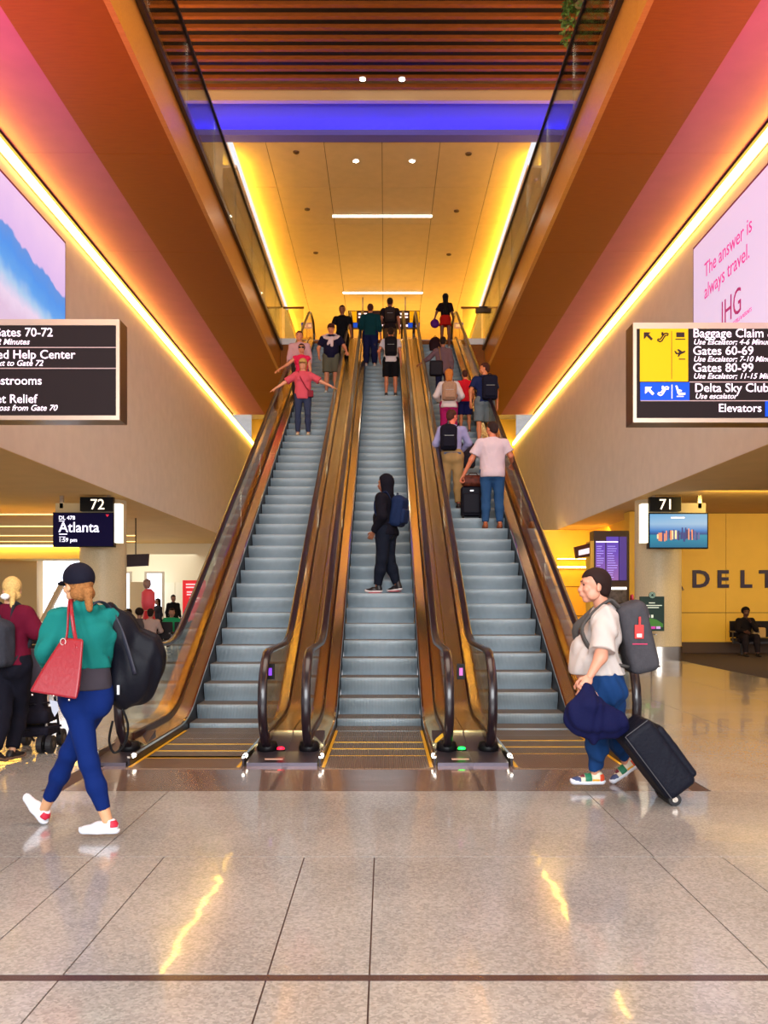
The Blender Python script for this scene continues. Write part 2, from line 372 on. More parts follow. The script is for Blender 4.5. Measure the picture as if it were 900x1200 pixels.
# ------------------------------------------------------------------ low ceilings of the side halls
for sd, nm in ((-1, 'left'), (1, 'right')):
    X = lambda v: XC+sd*v
    c = tag(part('ceiling_low_'+nm, GYP, None, (min(X(HW+.012), X(24)), max(X(HW+.012), X(24)), -7, 40.8, ZL, ZL+.3)), kind='structure')
lineY = [(602, .10), (616, .10), (627, .10), (634, .08)]
for sd in (-1, 1):
    for i, (py, w) in enumerate(lineY):
        Y = (ZL-H)*F/(CY-py); x0, x1 = (XP(2, Y)-8, XP(112 if i < 2 else 158, Y)) if sd < 0 else (XP(803 if i < 2 else 800, Y), XP(900, Y)+8)
        if sd > 0 and i > 1: continue
        t = thing('linear_light', 'thin warm line light in the low ceiling %s, %s row from the void' % ('left' if sd < 0 else 'right', ['first', 'second', 'third', 'fourth'][i]), 'light', ((x0+x1)/2, Y, ZL-.02))
        part('trim', WHITE, t, (x0-.02, x1+.02, Y-w-.02, Y+w+.02, ZL-.015, ZL))
        part('diffuser', mat('led_warm', (255, 206, 110), emit=3.5), t, (x0, x1, Y-w*.6, Y+w*.6, ZL-.03, ZL-.015))
# yellow wall on the right with the airline name, joints between panels
wr = tag(part('wall_counter', mat('panel_joint', (150, 108, 40), .7), None, (7.2, 24, 24.62, 24.9, 0, ZL)), kind='structure')
z1 = ZP(718, 24.6)
xs = [7.2, 9.4, 11.6, 13.8, 16, 18.2, 20.4, 24]
for a, b in zip(xs[:-1], xs[1:]):
    part('wall_panel', YWALL, wr, (a+.005, b-.005, 24.58, 24.63, z1+.01, ZL-.02)); part('wall_panel', YWALL, wr, (a+.005, b-.005, 24.58, 24.63, .3, z1-.01))
tag(part('baseboard_right', mat('brown_base', (84, 58, 34), .5), None, (7.1, 24, 24.52, 24.6, 0, .3)), kind='structure')
NAVY = mat('navy_letter', (40, 24, 70), .4)
lt = thing('wall_lettering', 'large spaced navy capital letters on the yellow wall', 'lettering', (8.5, 24.55, ZP(688, 24.5)))
for ch_, px in (('D', 811), ('E', 840.5), ('L', 867.5), ('T', 891), ('A', 918)):
    text('letter', ch_, .66, (XP(px, 24.5), 24.56, ZP(688, 24.5)), NAVY, lt, bold=.06, ext=.015, sx=1.05)
mk = thing('wall_lettering', 'tiny dark mark on the yellow wall beside the column', 'lettering', (8.13, 24.56, ZP(690, 24.5)))
MB().prism([(8.12, ZP(690, 24.5)), (8.22, ZP(690, 24.5)), (8.17, ZP(686, 24.5))], 24.55, 24.57, 'y').build('mark', NAVY, mk)
MB().prism([(8.11, ZP(691.5, 24.5)), (8.24, ZP(691.5, 24.5)), (8.24, ZP(690.5, 24.5)), (8.11, ZP(690.5, 24.5))], 24.55, 24.57, 'y').build('mark', NAVY, mk)
# recess behind the right escalator: bright yellow wall, ceiling line light
ry = tag(part('wall_recess', YWALL, None, (3.0, 8.6, 30.6, 30.8, 0, ZL)), kind='structure')
part('groove', mat('panel_joint', (150, 108, 40), .7), ry, (3.0, 8.6, 30.585, 30.6, 1.9, 1.93), (3.0, 8.6, 30.585, 30.6, .9, .93))
tag(part('wall_recess_side', YWALL, None, (7.2, 7.4, 24.9, 30.6, 0, ZL)), kind='structure')
for i, (za, zz) in enumerate(((2.55, .06), (2.85, .03))):
    t = thing('linear_light', 'yellow wall light bar in the recess behind the escalator, %s of two' % ('lower' if i == 0 else 'upper'), 'light', (6.7, 30.5, za))
    part('housing', STEEL, t, (5.9, 7.2, 30.53, 30.6, za-.02, za+zz+.02)); part('diffuser', LEDY, t, (5.9, 7.2, 30.5, 30.53, za, za+zz))
# columns
for px, lab in ((121, 'round beige column behind the gate 72 screen'), (771, 'round beige column behind the gate 71 screen with steel base')):
    Y = 21.6; x = XP(px, Y); r = .545
    t = thing('column', lab, 'column', (x, Y, 0))
    MB().lathe([(r, .35), (r, ZL)], (x, Y, 0), 40).build('shaft', mat('column_stone', (205, 186, 150), .45, noise=(40, .12)), t, auto=True)
    MB().lathe([(r+.02, 0), (r+.02, .35), (r, .36)], (x, Y, 0), 40).build('base_ring', mat('brushed_steel', (200, 190, 180), .25, 1.), t, auto=True)
# lounge on the left: far wall, windows, piers
part_y = 38.0
wl = tag(part('wall_lounge', mat('cream_wall', (238, 228, 196), .6), None, (-24, -6.1, 37.9, 38.2, 0, ZL)), kind='structure')
for k in range(6):
    part('wall_panel', mat('cream_wall2', (240, 232, 204), .6), wl, (-10.3+k*.7, -9.62+k*.7, 37.86, 37.9, .1, 2.2), )
DAY = mat('bright_window_glass', (228, 238, 255), emit=2.2)
def window(nm, x0, x1, y, z0, z1, nx):
    w = tag(part(nm, mat('window_frame', (190, 180, 160), .5), None, (x0-.08, x0, y-.06, y+.06, z0, z1), (x1, x1+.08, y-.06, y+.06, z0, z1), (x0-.08, x1+.08, y-.06, y+.06, z1, z1+.08), (x0-.08, x1+.08, y-.06, y+.06, z0-.08, z0)), kind='structure')
    for i in range(nx):
        a = x0+(x1-x0)*i/nx; b = x0+(x1-x0)*(i+1)/nx
        part('pane', DAY, w, (a+.02, b-.02, y-.01, y+.01, z0, z1))
window('window_1', XP(44, 26), XP(101, 26), 26, .6, ZP(655, 26), 3)
window('window_2', XP(146, 37), XP(152, 37), 37, .5, ZP(672, 37), 1)
window('window_3', XP(172, 37), XP(190, 37), 37, .5, ZP(672, 37), 1)
tag(part('wall_pier', mat('beige_pier', (196, 166, 116), .7), None, (XP(-40, 25.5)-5, XP(43, 25.5), 25.5, 26.2, 0, ZP(655, 25.5)+.2)), kind='structure')
MB().tube([P(50, 728, 25.7), P(74, 682, 25.7)], .09, 8).build('trim_2', mat('beige_strut', (214, 186, 150)))
tag(bpy.data.objects['trim_2'], kind='structure')
# cove beam glowing yellow
t = thing('cove_light', 'broad yellow lit cove in the low ceiling beyond the column', 'light', (XP(40, 24), 24, 2.6))
part('cove_box', mat('cove_box', (250, 214, 120), .7), t, (XP(-60, 24), XP(98, 24), 24, 25.2, ZP(655, 24), ZP(640, 24)))
part('light_strip', LEDY, t, (XP(-60, 24), XP(98, 24), 23.9, 23.95, ZP(641, 24), ZP(639, 24)))
# glass guards of the balconies
for sd, nm in ((-1, 'left'), (1, 'right')):
    x = XC+sd*(XB-.06)
    t = thing('glass_guard', 'long glass balustrade with thin top rail on the %s balcony edge' % nm, 'railing', (x, 10, FU))
    y = 12.0 if False else -2.0
    while y < YF-.2:
        y1 = min(y+2.4, YF-.05); part('glass_panel', GLASS, t, (x-.009, x+.009, y+.01, y1-.01, FU-.3, FU+1.02)); y = y1
    part('top_rail', DSTEEL, t, (x-.03, x+.03, -2, YF, FU+1.02, FU+1.07))
    part('clamp_rail', DSTEEL, t, (x-.03, x+.04, -2, YF, FU-.34, FU-.24))
    a, b = sorted((XC+sd*(XB-.1), XC+sd*2.5))
    t = thing('glass_guard', 'short glass guard across the upper floor edge on the %s' % nm, 'railing', ((a+b)/2, YF+.03, FU))
    part('glass_panel', GLASS, t, (a+.05, b-.02, YF+.02, YF+.04, FU, FU+1.0)); part('top_rail', mat('bronze', (120, 70, 24), .35, .8), t, (a, b, YF, YF+.06, FU+1.0, FU+1.05))
RAILM = mat('handrail_rubber', (26, 16, 24), .3, coat=.25)
# ------------------------------------------------------------------ escalators
TAN = .532; TH = math.atan(TAN); Y0 = 10.17
GOLDREFL = mat('gold_steel', (255, 232, 168), .24, 1.)  # stainless steel, yellow reflection of the hall put into base colour
GOLDREFL2 = mat('brushed_gold_steel', (255, 226, 156), .27, 1.)  # brushed stainless with the same reflected yellow in its base colour
SKIRT = mat('dark_skirt', (34, 22, 26), .35, .4)
STEPM = mat('step_alu', (150, 166, 176), .42, .15, rib=(22, .4, 'X', .14), noise=(9, .06))
TREADM = mat('tread_alu', (120, 112, 104), .5, .35, rib=(16, .8, 'X'))
YEL = mat('yellow_line', (214, 160, 20), .5)
EGLASS = glass_mat('escalator_glass', (244, 240, 226), .06)
YTOP = Y0+FU/TAN
R1, R2 = 1.6, 2.6
def path_z(y):
    """height of the step band, returns z and slope angle"""
    a = R1*math.tan(TH/2); b = R2*math.tan(TH/2)
    if y < Y0-a: return 0., 0.
    s1 = Y0-a; e1 = s1+R1*math.sin(TH)
    if y < e1: q = math.asin((y-s1)/R1); return R1*(1-math.cos(q)), q
    e2 = YTOP+b; s2 = e2-R2*math.sin(TH)
    if y < s2: return (y-Y0)*TAN, TH
    if y < e2: q = math.asin((e2-y)/R2); return FU-R2*(1-math.cos(q)), q
    return FU, 0.
def path(y0, y1, off=0.):
    a = R1*math.tan(TH/2); b = R2*math.tan(TH/2)
    ys = [y0]+[Y0-a+R1*math.sin(TH)*k/6 for k in range(7)]+[YTOP+b-R2*math.sin(TH)*(6-k)/6 for k in range(7)]+[y1]
    ys = [v for v in ys if y0 <= v <= y1]
    out = []
    for v in ys:
        z, q = path_z(v); out.append((v, z+off, 0, 1.))
    return out
def step_mesh(w, name):
    b = MB()
    prof = [(0.002, -.006), (-.004, -.02), (-.004, -.05), (.008, -.10), (.03, -.15), (.055, -.2), (.07, -.25), (.40, -.25), (.40, -.02), (.4, 0), (.012, 0)]
    b.prism([(p[0], p[1]) for p in prof], -w/2, w/2, 'x')
    me = b.mesh(name); bm = bmesh.new(); bm.from_mesh(me); bmesh.ops.recalc_face_normals(bm, faces=bm.faces); bm.to_mesh(me); bm.free()
    me.materials.append(STEPM); me.materials.append(TREADM)
    for p in me.polygons:
        if p.normal.z > .9: p.material_index = 1
        if abs(p.normal.y) > .3 and p.center.y < .1: p.use_smooth = True
    return me
STEP = step_mesh(.97, 'step')
CX3 = [XC-1.68+.01, XC+.01, XC+1.68+.01]; PH = [-.12, 0., .11]
labs = ['left escalator bringing riders down, grey steps between gold decks', 'centre escalator with one hooded rider low on its grey steps', 'right escalator carrying a queue of riders up with luggage']
def nose(e, py):
    """nearest step nose for a picture row: returns Y of nose, z of tread"""
    Y = (F*(H+Y0*TAN))/(py-(CY-F*TAN)); base = 11.5+PH[e]; n = round((Y-base)/.4); y = base+.4*n
    return y, path_z(y)[0]
HRO = .665
for e, cx in enumerate(CX3):
    t = thing('escalator', labs[e], 'escalator', (cx, 8.0, 0))
    y = 11.5+PH[e]-.4*8
    while y < YTOP+1.4:
        z = path_z(y)[0]
        o = link('step', STEP, None, t, (cx, y, z)); y += .4
    yst = 11.5+PH[e]-.4*8
    part('comb_plate', mat('comb_metal', (150, 120, 96), .32, .7, rib=(16, .5, 'X')), t, (cx-.5, cx+.5, 7.7, yst+.02, -.05, .006))
    part('comb_plate', mat('comb_metal', (150, 120, 96)), t, (cx-.5, cx+.5, YTOP+1.45, 30.4, FU-.05, FU+.006))
    for yy in (yst+.02, yst+.42, yst+.82):
        part('yellow_line', YEL, t, (cx-.485, cx+.485, yy-.006, yy+.014, .001, .007))
    L0, L1 = 7.72, 30.4
    for sd in (-1, 1):
        X = lambda v: cx+sd*v
        prof = lambda pts: [(X(a), o) for a, o in pts]
        MB().sweep(path(L0+.1, L1-.1), prof([(.492, -.25), (.512, -.25), (.512, .07), (.492, .07)])).build('skirt', SKIRT, t)
        part('yellow_line', YEL, t, (min(X(.455), X(.485)), max(X(.455), X(.485)), 7.75, Y0-.25, .004, .009))
        MB().sweep(path(L0+.1, L1-.1), prof([(.490, .07), (.512, .07), (.516, .088), (.494, .088)])).build('edge_strip', mat('bright_edge', (250, 240, 225), .12, 1.), t)
        MB().sweep(path(8.45, L1-.1), prof([(.512, -.2), (.625, -.2), (.625, .135), (.512, .085)])).build('inner_deck', GOLDREFL, t, auto=True)
        MB().sweep(path(8.45, L1-.12), prof([(.625, .10), (.652, .10), (.652, .20), (.625, .20)])).build('glass_clamp', mat('dark_bronze', (70, 34, 24), .35, .7), t)
        ow = .839 if not ((e == 0 and sd < 0) or (e == 2 and sd > 0)) else .86
        MB().sweep(path(8.8, L1-.1), prof([(.652, -.1), (ow-.006, -.1), (ow-.006, .172), (.652, .172)])).build('outer_deck', GOLDREFL2, t, auto=True)
        if ow > .85:
            MB().sweep(path(L0+.3, L1-.1, -.1), prof([(ow-.03, -1.0), (ow, -1.0), (ow, .2), (ow-.03, .2)])).build('side_cladding', STEEL, t)
        # glass panels
        a, b = 8.30, 30.05; yy = a; HP = path(a, b)
        cuts = [8.25, 10.3]
        while cuts[-1]+2.4 < 28.6: cuts.append(cuts[-1]+2.25)
        cuts += [30.05]
        for c0, c1 in zip(cuts[:-1], cuts[1:]):
            pts = path(c0+.008, c1-.008)
            if c0 == cuts[0]:      # rounded newel end
                poly = [(7.98+.45*(1-math.sin(PI*k/12)) - 0, .52-.42*math.cos(PI*k/12)) for k in range(13)]
                poly = [(8.47, .12)]+[(8.45-.42*math.sin(PI*k/12), .54-.40*math.cos(PI*k/12)) for k in range(1, 12)]+[(8.47, .94)]
                poly += [(p[0], p[1]+.94) for p in pts if p[0] > 8.5]+[(p[0], p[1]+.15) for p in reversed(pts) if p[0] > 8.5]
            elif c1 == cuts[-1]:
                poly = [(p[0], p[1]+.15) for p in pts if p[0] < 29.6]+[(29.6, FU+.15)]+[(29.6+.42*math.sin(PI*k/12), FU+.54-.4*math.cos(PI*k/12)) for k in range(1, 12)]+[(29.6, FU+.94)]+[(p[0], p[1]+.94) for p in reversed(pts) if p[0] < 29.6]
            else:
                poly = [(p[0], p[1]+.17) for p in pts]+[(p[0], p[1]+.94) for p in reversed(pts)]
            MB().prism(poly, X(.635), X(.643), 'x').build('glass_panel', EGLASS, t)
        # handrail
        hp = [(Y_, Z_) for Y_, Z_ in [(8.28, .10), (8.16, .12)]]
        arc = [(8.45-.47*math.sin(PI*k/10), .53-.455*math.cos(PI*k/10)) for k in range(1, 10)]
        mid = [(p[0], p[1]+.985) for p in path(8.5, 29.6)]
        arc2 = [(29.6+.47*math.sin(PI*k/10), FU+.53+.455*math.cos(PI*k/10)) for k in range(1, 10)]
        pts = [(8.42, .09)]+arc+mid+arc2+[(29.6, FU+.09)]
        pts3 = [(X(HRO-.02), p[0], p[1]) for p in pts]
        hb = MB()
        n = 8; vs = []
        for i, p in enumerate(pts3):
            q = Vector(pts3[min(i+1, len(pts3)-1)])-Vector(pts3[max(i-1, 0)]); q.normalize(); nn = Vector((0, -q.z, q.y))
            for (u, v) in ((-.042, -.012), (-.036, .012), (-.018, .022), (.018, .022), (.036, .012), (.042, -.012), (.028, -.02), (-.028, -.02)):
                vs.append((p[0]+u, p[1]+nn.y*v, p[2]+nn.z*v))
        fs = [(i*n+k, i*n+(k+1) % n, (i+1)*n+(k+1) % n, (i+1)*n+k) for i in range(len(pts3)-1) for k in range(n)]+[tuple(range(n)), tuple(range((len(pts3)-1)*n, len(pts3)*n))]
        hb.add(vs, fs).build('handrail', RAILM, t, auto=True)
        # inlet boot, base plate, skirt light
        xx = X(HRO-.02)
        MB().lathe([(.055, 0), (.095, .01), (.10, .05), (.085, .10), (.06, .11)], (xx, 8.36, .03), 12).build('rail_inlet', BLACK, t, smooth=True)
        xa, xb = sorted((X(.53), X(ow)))
        MB().prism([(7.83, 0), (7.83, .03), (8.3, .05), (8.86, .165), (8.86, 0)], xa, xb, 'x').build('base_plate', mat('base_grey', (88, 80, 90), .35, .7), t)
        MB().tube([(X(.50), 7.92, .07), (X(.50), 7.99, .07)], .02, 10).build('comb_light', mat('comb_lamp', (255, 246, 225), emit=5), t)
# details on the newels
def small(name, lab, cat, bx, m, sub=None):
    t = thing(name, lab, cat, ((bx[0]+bx[1])/2, (bx[2]+bx[3])/2, bx[4])); part('casing', mat('black', (16, 15, 18)), t, bx)
    if sub: part('display', m, t, sub)
    return t
for px, lc, nm in ((329, (255, 10, 40), 'red'), (541, (10, 255, 70), 'green')):
    x = XP(px, 8.2); t = thing('signal_lamp', 'small round %s signal lamp on the escalator base' % nm, 'lamp', (x, 8.2, .07))
    MB().lathe([(.0, 0), (.045, 0), (.045, .012), (0, .012)], (x, 8.2, .075), 18).build('rim', BLACK, t)
    MB().lathe([(.0, .01), (.035, .01), (.03, .025), (0, .03)], (x, 8.2, .08), 18).build('lens', mat('lens_'+nm, lc, emit=5), t)
    bx = (XP(px-14, 8.15), XP(px+8, 8.15), 7.84, 7.9, .052, .062)
    tag(part('number_plate', mat('plate_brass', (170, 130, 110), .4, .5), None, (XP(331-20 if nm == 'red' else 529, 7.9), XP(332 if nm == 'red' else 549, 7.9), 7.86, 7.9, .0505, .06)), 'small brass plate on the %s lamp escalator base' % nm, 'plate')
for px, lab, c in ((317, 'small purple lit indicator on the left newel', (130, 60, 220)), (540, 'small pink lit indicator beside the right newel', (190, 90, 170))):
    x = XP(px, 8.3); z = ZP(787, 8.3)
    small('newel_indicator', lab, 'indicator', (x-.035, x+.035, 8.28, 8.34, z-.07, z+.07), mat('ind_'+str(px), c, emit=.5), (x-.016, x+.016, 8.272, 8.28, z-.035, z+.035))
t = thing('warning_label', 'small yellow and white warning label on the escalator deck', 'label', (XP(514, 8.6), 8.5, ZP(861, 8.6)))
x = XP(513.5, 8.55)
MB().add([(x-.06, 8.45, .075), (x+.06, 8.5, .165), (x+.045, 8.65, .168), (x-.07, 8.6, .078)], [(0, 1, 2, 3)]).build('yellow_field', mat('label_yellow', (240, 200, 30), .5), t, org=(0, 0, .004))
# ------------------------------------------------------------------ wayfinding signs, gate screens, wall displays
SIGNK = mat('sign_face_brown', (34, 24, 26), .6)
SFRAME = mat('sign_frame', (196, 176, 160), .3, .8)
SSIDE = mat('sign_side', (110, 78, 56), .3, .7)
LET = mat('sign_letter', (255, 232, 250), emit=.75)
SY = mat('sign_yellow', (232, 178, 4), .5, emit=.12)
SB = mat('sign_blue', (14, 74, 220), .5, emit=.3)
INK = mat('sign_ink', (50, 34, 30), .5)
YS = 10.3
def tx(px): return XP(px, YS)
def tz(py): return ZP(py, YS)
def wsign(nm, lab, x0, x1, z0, z1, xw):
    t = thing('directional_sign', lab, 'sign', ((x0+x1)/2, YS, z0))
    part('casing', SSIDE, t, (x0, x1, YS+.03, YS+.31, z0, z1))
    part('bezel', SFRAME, t, (x0, x1, YS, YS+.03, z0, z0+.05), (x0, x1, YS, YS+.03, z1-.07, z1), (x0, x0+.04, YS, YS+.03, z0+.05, z1-.07), (x1-.04, x1, YS, YS+.03, z0+.05, z1-.07))
    part('face', SIGNK, t, (x0+.04, x1-.04, YS+.01, YS+.03, z0+.05, z1-.07))
    a, b = sorted((xw, x1 if xw > 0 else x0)); part('bracket', DSTEEL, t, (a, b, YS+.1, YS+.2, z0+.35, z0+.45), (a, b, YS+.1, YS+.2, z1-.45, z1-.35))
    return t
def hline(t, x0, x1, z): part('rule', mat('rule', (170, 140, 140), emit=.4), t, (x0, x1, YS+.004, YS+.01, z-.005, z+.005))
yl = YS+.006
ls = wsign('l', 'dark sign on the left wall naming gates 70 to 72, restrooms and pet relief', XC-HW+.25, tx(140), tz(492), tz(374), XC-HW)
def st(body, size, px, py, t, align='LEFT', shear=0., bold=.0015, m=LET, sx=1.0):
    text('lettering', body, size, (tx(px), yl, tz(py)), m, t, align=align, shear=shear, bold=bold, sx=sx)
st('Gates 70-72', .142, 62, 394, ls, 'RIGHT', bold=.0025); st('1-2 Minutes', .095, 34, 403.5, ls, 'RIGHT', .28)
st('Need Help Center', .142, 88, 420, ls, 'RIGHT', bold=.0025); st('Next to Gate 72', .095, 50, 428.5, ls, 'RIGHT', .28)
st('Restrooms', .142, 49, 450.5, ls, 'RIGHT', bold=.0025)
st('Pet Relief', .142, 43, 472, ls, 'RIGHT', bold=.0025); st('Across from Gate 70', .095, 66.5, 481, ls, 'RIGHT', .28)
hline(ls, XC-HW+.3, tx(136), tz(407)); hline(ls, XC-HW+.3, tx(136), tz(431.5))
rs = wsign('r', 'dark sign on the right wall with yellow and blue fields, naming baggage claim', tx(742), XC+HW-.25, tz(495), tz(378), XC+HW)
part('yellow_field', SY, rs, (tx(750), tx(806.5), YS+.002, YS+.01, tz(447), tz(385)))
part('blue_field', SB, rs, (tx(750.5), tx(808), YS+.002, YS+.01, tz(469), tz(448)))
part('blue_field', SB, rs, (tx(897), tx(925), YS+.002, YS+.01, tz(488), tz(470)))
for b, px, py in (('Baggage Claim &', 812, 395), ('Gates 60-69', 812, 415.5), ('Gates 80-99', 812, 435.5), ('Delta Sky Club', 814, 459)): st(b, .142, px, py, rs, bold=.0025)
for b, px, py in (('Use Escalator; 4-6 Minutes', 812.5, 403.5), ('Use Escalator; 7-10 Minutes', 812.5, 423.5), ('Use Escalator; 11-15 Minutes', 812.5, 443.5), ('Use escalator', 814.5, 467)): st(b, .088, px, py, rs, 'LEFT', .28)
st('Elevators', .135, 893, 482.5, rs, 'RIGHT', bold=.0025)
hline(rs, tx(808), XC+HW-.3, tz(447.5)); hline(rs, tx(751), XC+HW-.3, tz(469.5))
def pic(name, m, t, poly, yy=YS-.004):
    MB().prism([(tx(a), tz(b)) for a, b in poly], yy, yy+.006, 'y').build(name, m, t)
def arrow(x, y, m, t): pic('arrow', m, t, [(x, y), (x+8, y), (x+5.6, y+2.4), (x+10.5, y+7.6), (x+8.6, y+9.6), (x+3.4, y+4.4), (x+1.8, y+6.5), (x, y+8)][::1])
arrow(754.5, 389.5, INK, rs); arrow(756, 453.5, LET, rs)
def escicon(x, y, m, t):
    MB().tube([(tx(x+a), YS-.002, tz(y+b)) for a, b in ((0, 9), (3, 10.5), (5, 9.5), (9, 3.2), (12, 3), (12.5, 1.2), (10.5, .4), (8, 1), (3.4, 7.4), (.6, 7.4), (0, 9))], .008, 5).build('escalator_pictogram', m, t)
    MB().tube([(tx(x+a), YS-.002, tz(y+b)) for a, b in ((5.6, -.5), (5.6, 3))], .012, 5).build('escalator_pictogram', m, t)
escicon(770.5, 390, INK, rs); escicon(771, 453, LET, rs)
pic('suitcase_pictogram', INK, rs, [(792.5, 389.5), (802, 389.5), (802, 395), (792.5, 395)]); pic('suitcase_pictogram', INK, rs, [(791.5, 397), (803, 397), (803, 398), (791.5, 398)])
pic('plane_pictogram', INK, rs, [(790, 411), (792, 411.6), (793.5, 413.6), (796.2, 413), (793.4, 409.6), (795.4, 409.2), (799.4, 412), (802.2, 411), (803.4, 411.8), (802, 413.4), (797.5, 415.2), (795.5, 418), (794, 418), (795, 415.4), (792, 415)])
pic('plane_pictogram', INK, rs, [(795.5, 420.4), (803, 420.4), (803, 421.4), (795.5, 421.4)]); pic('rule', INK, rs, [(786.8, 388), (787.3, 388), (787.3, 444), (786.8, 444)]); pic('rule', LET, rs, [(787, 451), (787.8, 451), (787.8, 467), (787, 467)])
pic('seat_pictogram', LET, rs, [(791.5, 452), (793.5, 452), (796, 460), (803, 460.5), (803, 462.5), (795.5, 463), (794, 461)]); pic('seat_pictogram', LET, rs, [(795, 456), (799, 457.5), (798.5, 459), (795.8, 458.5)])
pic('seat_pictogram', LET, rs, [(793, 464), (801, 464), (801, 465), (793, 465)])
# gate signs with screens
def gate(px0, px1, pys0, pys1, num, nx0, nx1, side, lab):
    Y = 20.4; t = thing('gate_sign', lab, 'sign', (XP((px0+px1)/2, Y), Y, ZP(641, Y)))
    part('number_panel', BLACK, t, (XP(nx0, Y), XP(nx1, Y), Y-.02, Y+.1, ZP(599, Y), ZP(582.5, Y)))
    part('mount_panel', mat('mount_beige', (176, 160, 130), .5), t, (XP(px0+1, Y), XP(px1-1, Y), Y+.1, Y+.2, ZP(602, Y), ZP(589, Y)))
    part('housing', BLACK, t, (XP(px0, Y), XP(px1, Y), Y, Y+.16, ZP(pys1, Y), ZP(pys0, Y)))
    for q in (px0+8, px1-8): part('hanger', STEEL, t, (XP(q, Y)-.04, XP(q, Y)+.04, Y+.1, Y+.18, ZP(595, Y), ZL-.0))
    text('number', num, .34, (XP((nx0+nx1)/2+1, Y), Y-.022, ZP(597, Y)), mat('cream_letter', (255, 240, 215), emit=1.2), t, align='CENTER', bold=.003)
    a, b = sorted((XP(px1+.5, Y), XP(px1+7.5, Y))) if side > 0 else sorted((XP(px0-7.5, Y), XP(px0-.5, Y)))
    part('side_light_box', mat('side_box', (255, 246, 225), emit=1.1), t, (a, b, Y, Y+.25, ZP(636, Y), ZP(590, Y)))
    return t, Y
t, Y = gate(62, 133.5, 600.5, 641, '72', 94, 133, 1, 'gate 72 hanging sign with dark departure screen showing Atlanta')
part('screen', mat('screen_navy', (8, 4, 40), .5, emit=.6, spec=.1), t, (XP(63, Y), XP(132.5, Y), Y-.012, Y, ZP(640, Y), ZP(601.5, Y)))
GL = mat('screen_letter', (232, 230, 255), emit=1.5)
text('lettering', 'Atlanta', .33, (XP(69, Y), Y-.016, ZP(623.5, Y)), GL, t, bold=.008, sx=.97); text('lettering', 'DL 478', .125, (XP(69, Y), Y-.016, ZP(609, Y)), GL, t, bold=.004); text('lettering', '1:59 pm', .13, (XP(69, Y), Y-.016, ZP(635, Y)), GL, t, bold=.004)
part('underline', GL, t, (XP(69.5, Y), XP(79, Y), Y-.016, Y-.012, ZP(626.5, Y), ZP(625.5, Y)), (XP(69.5, Y), XP(77, Y), Y-.016, Y-.012, ZP(629.5, Y), ZP(629, Y)), (XP(69.5, Y), XP(76, Y), Y-.016, Y-.012, ZP(611, Y), ZP(610.3, Y)))
MB().prism([(XP(124, Y), ZP(603, Y)), (XP(128, Y), ZP(603, Y)), (XP(126, Y), ZP(606, Y))], Y-.016, Y-.012, 'y').build('logo', mat('logo_red', (190, 20, 50), emit=.8), t)
t, Y = gate(760, 830, 601, 643, '71', 761, 798, -1, 'gate 71 hanging sign with bright city skyline picture on its screen')
SKY = bpy.data.materials.new('skyline_sky'); SKY.use_nodes = True; nt = SKY.node_tree; p = nt.nodes['Principled BSDF']
tc = nt.nodes.new('ShaderNodeTexCoord'); sp = nt.nodes.new('ShaderNodeSeparateXYZ'); cr = nt.nodes.new('ShaderNodeValToRGB')
nt.links.new(tc.outputs['Generated'], sp.inputs[0]); nt.links.new(sp.outputs[2], cr.inputs[0]); nt.links.new(cr.outputs[0], p.inputs['Emission Color']); p.inputs['Emission Strength'].default_value = .75; p.inputs['Base Color'].default_value = (0, 0, 0, 1)
cr.color_ramp.elements[0].color = lin((20, 120, 160))+(1,); cr.color_ramp.elements[1].color = lin((120, 190, 240))+(1,)
for q, c in ((.36, (40, 160, 190)), (.40, (30, 80, 150)), (.5, (60, 140, 220)), (.7, (170, 210, 245))):
    el = cr.color_ramp.elements.new(q); el.color = lin(c)+(1,)
part('screen', SKY, t, (XP(761.5, Y), XP(828.5, Y), Y-.012, Y, ZP(641.5, Y), ZP(602.5, Y)))
rr = random.Random(4)
for k in range(26):
    bx = 770+k*1.9+rr.uniform(-.5, .5); hh = rr.uniform(3, 9)*(1.2-abs(k-15)/22); c = rr.choice(((40, 50, 110), (70, 70, 130), (190, 120, 90), (230, 190, 150), (50, 40, 80)))
    part('skyline_tower', mat('tower%d' % (sum(c)), c, emit=.8), t, (XP(bx, Y), XP(bx+rr.uniform(1.2, 2.4), Y), Y-.018-k % 3*.001, Y-.012, ZP(632+rr.uniform(-1, 3), Y), ZP(628-hh, Y)))
part('cloud', mat('cloud', (240, 225, 235), emit=.9), t, (XP(786, Y), XP(802, Y), Y-.015, Y-.012, ZP(607.5, Y), ZP(606, Y)))
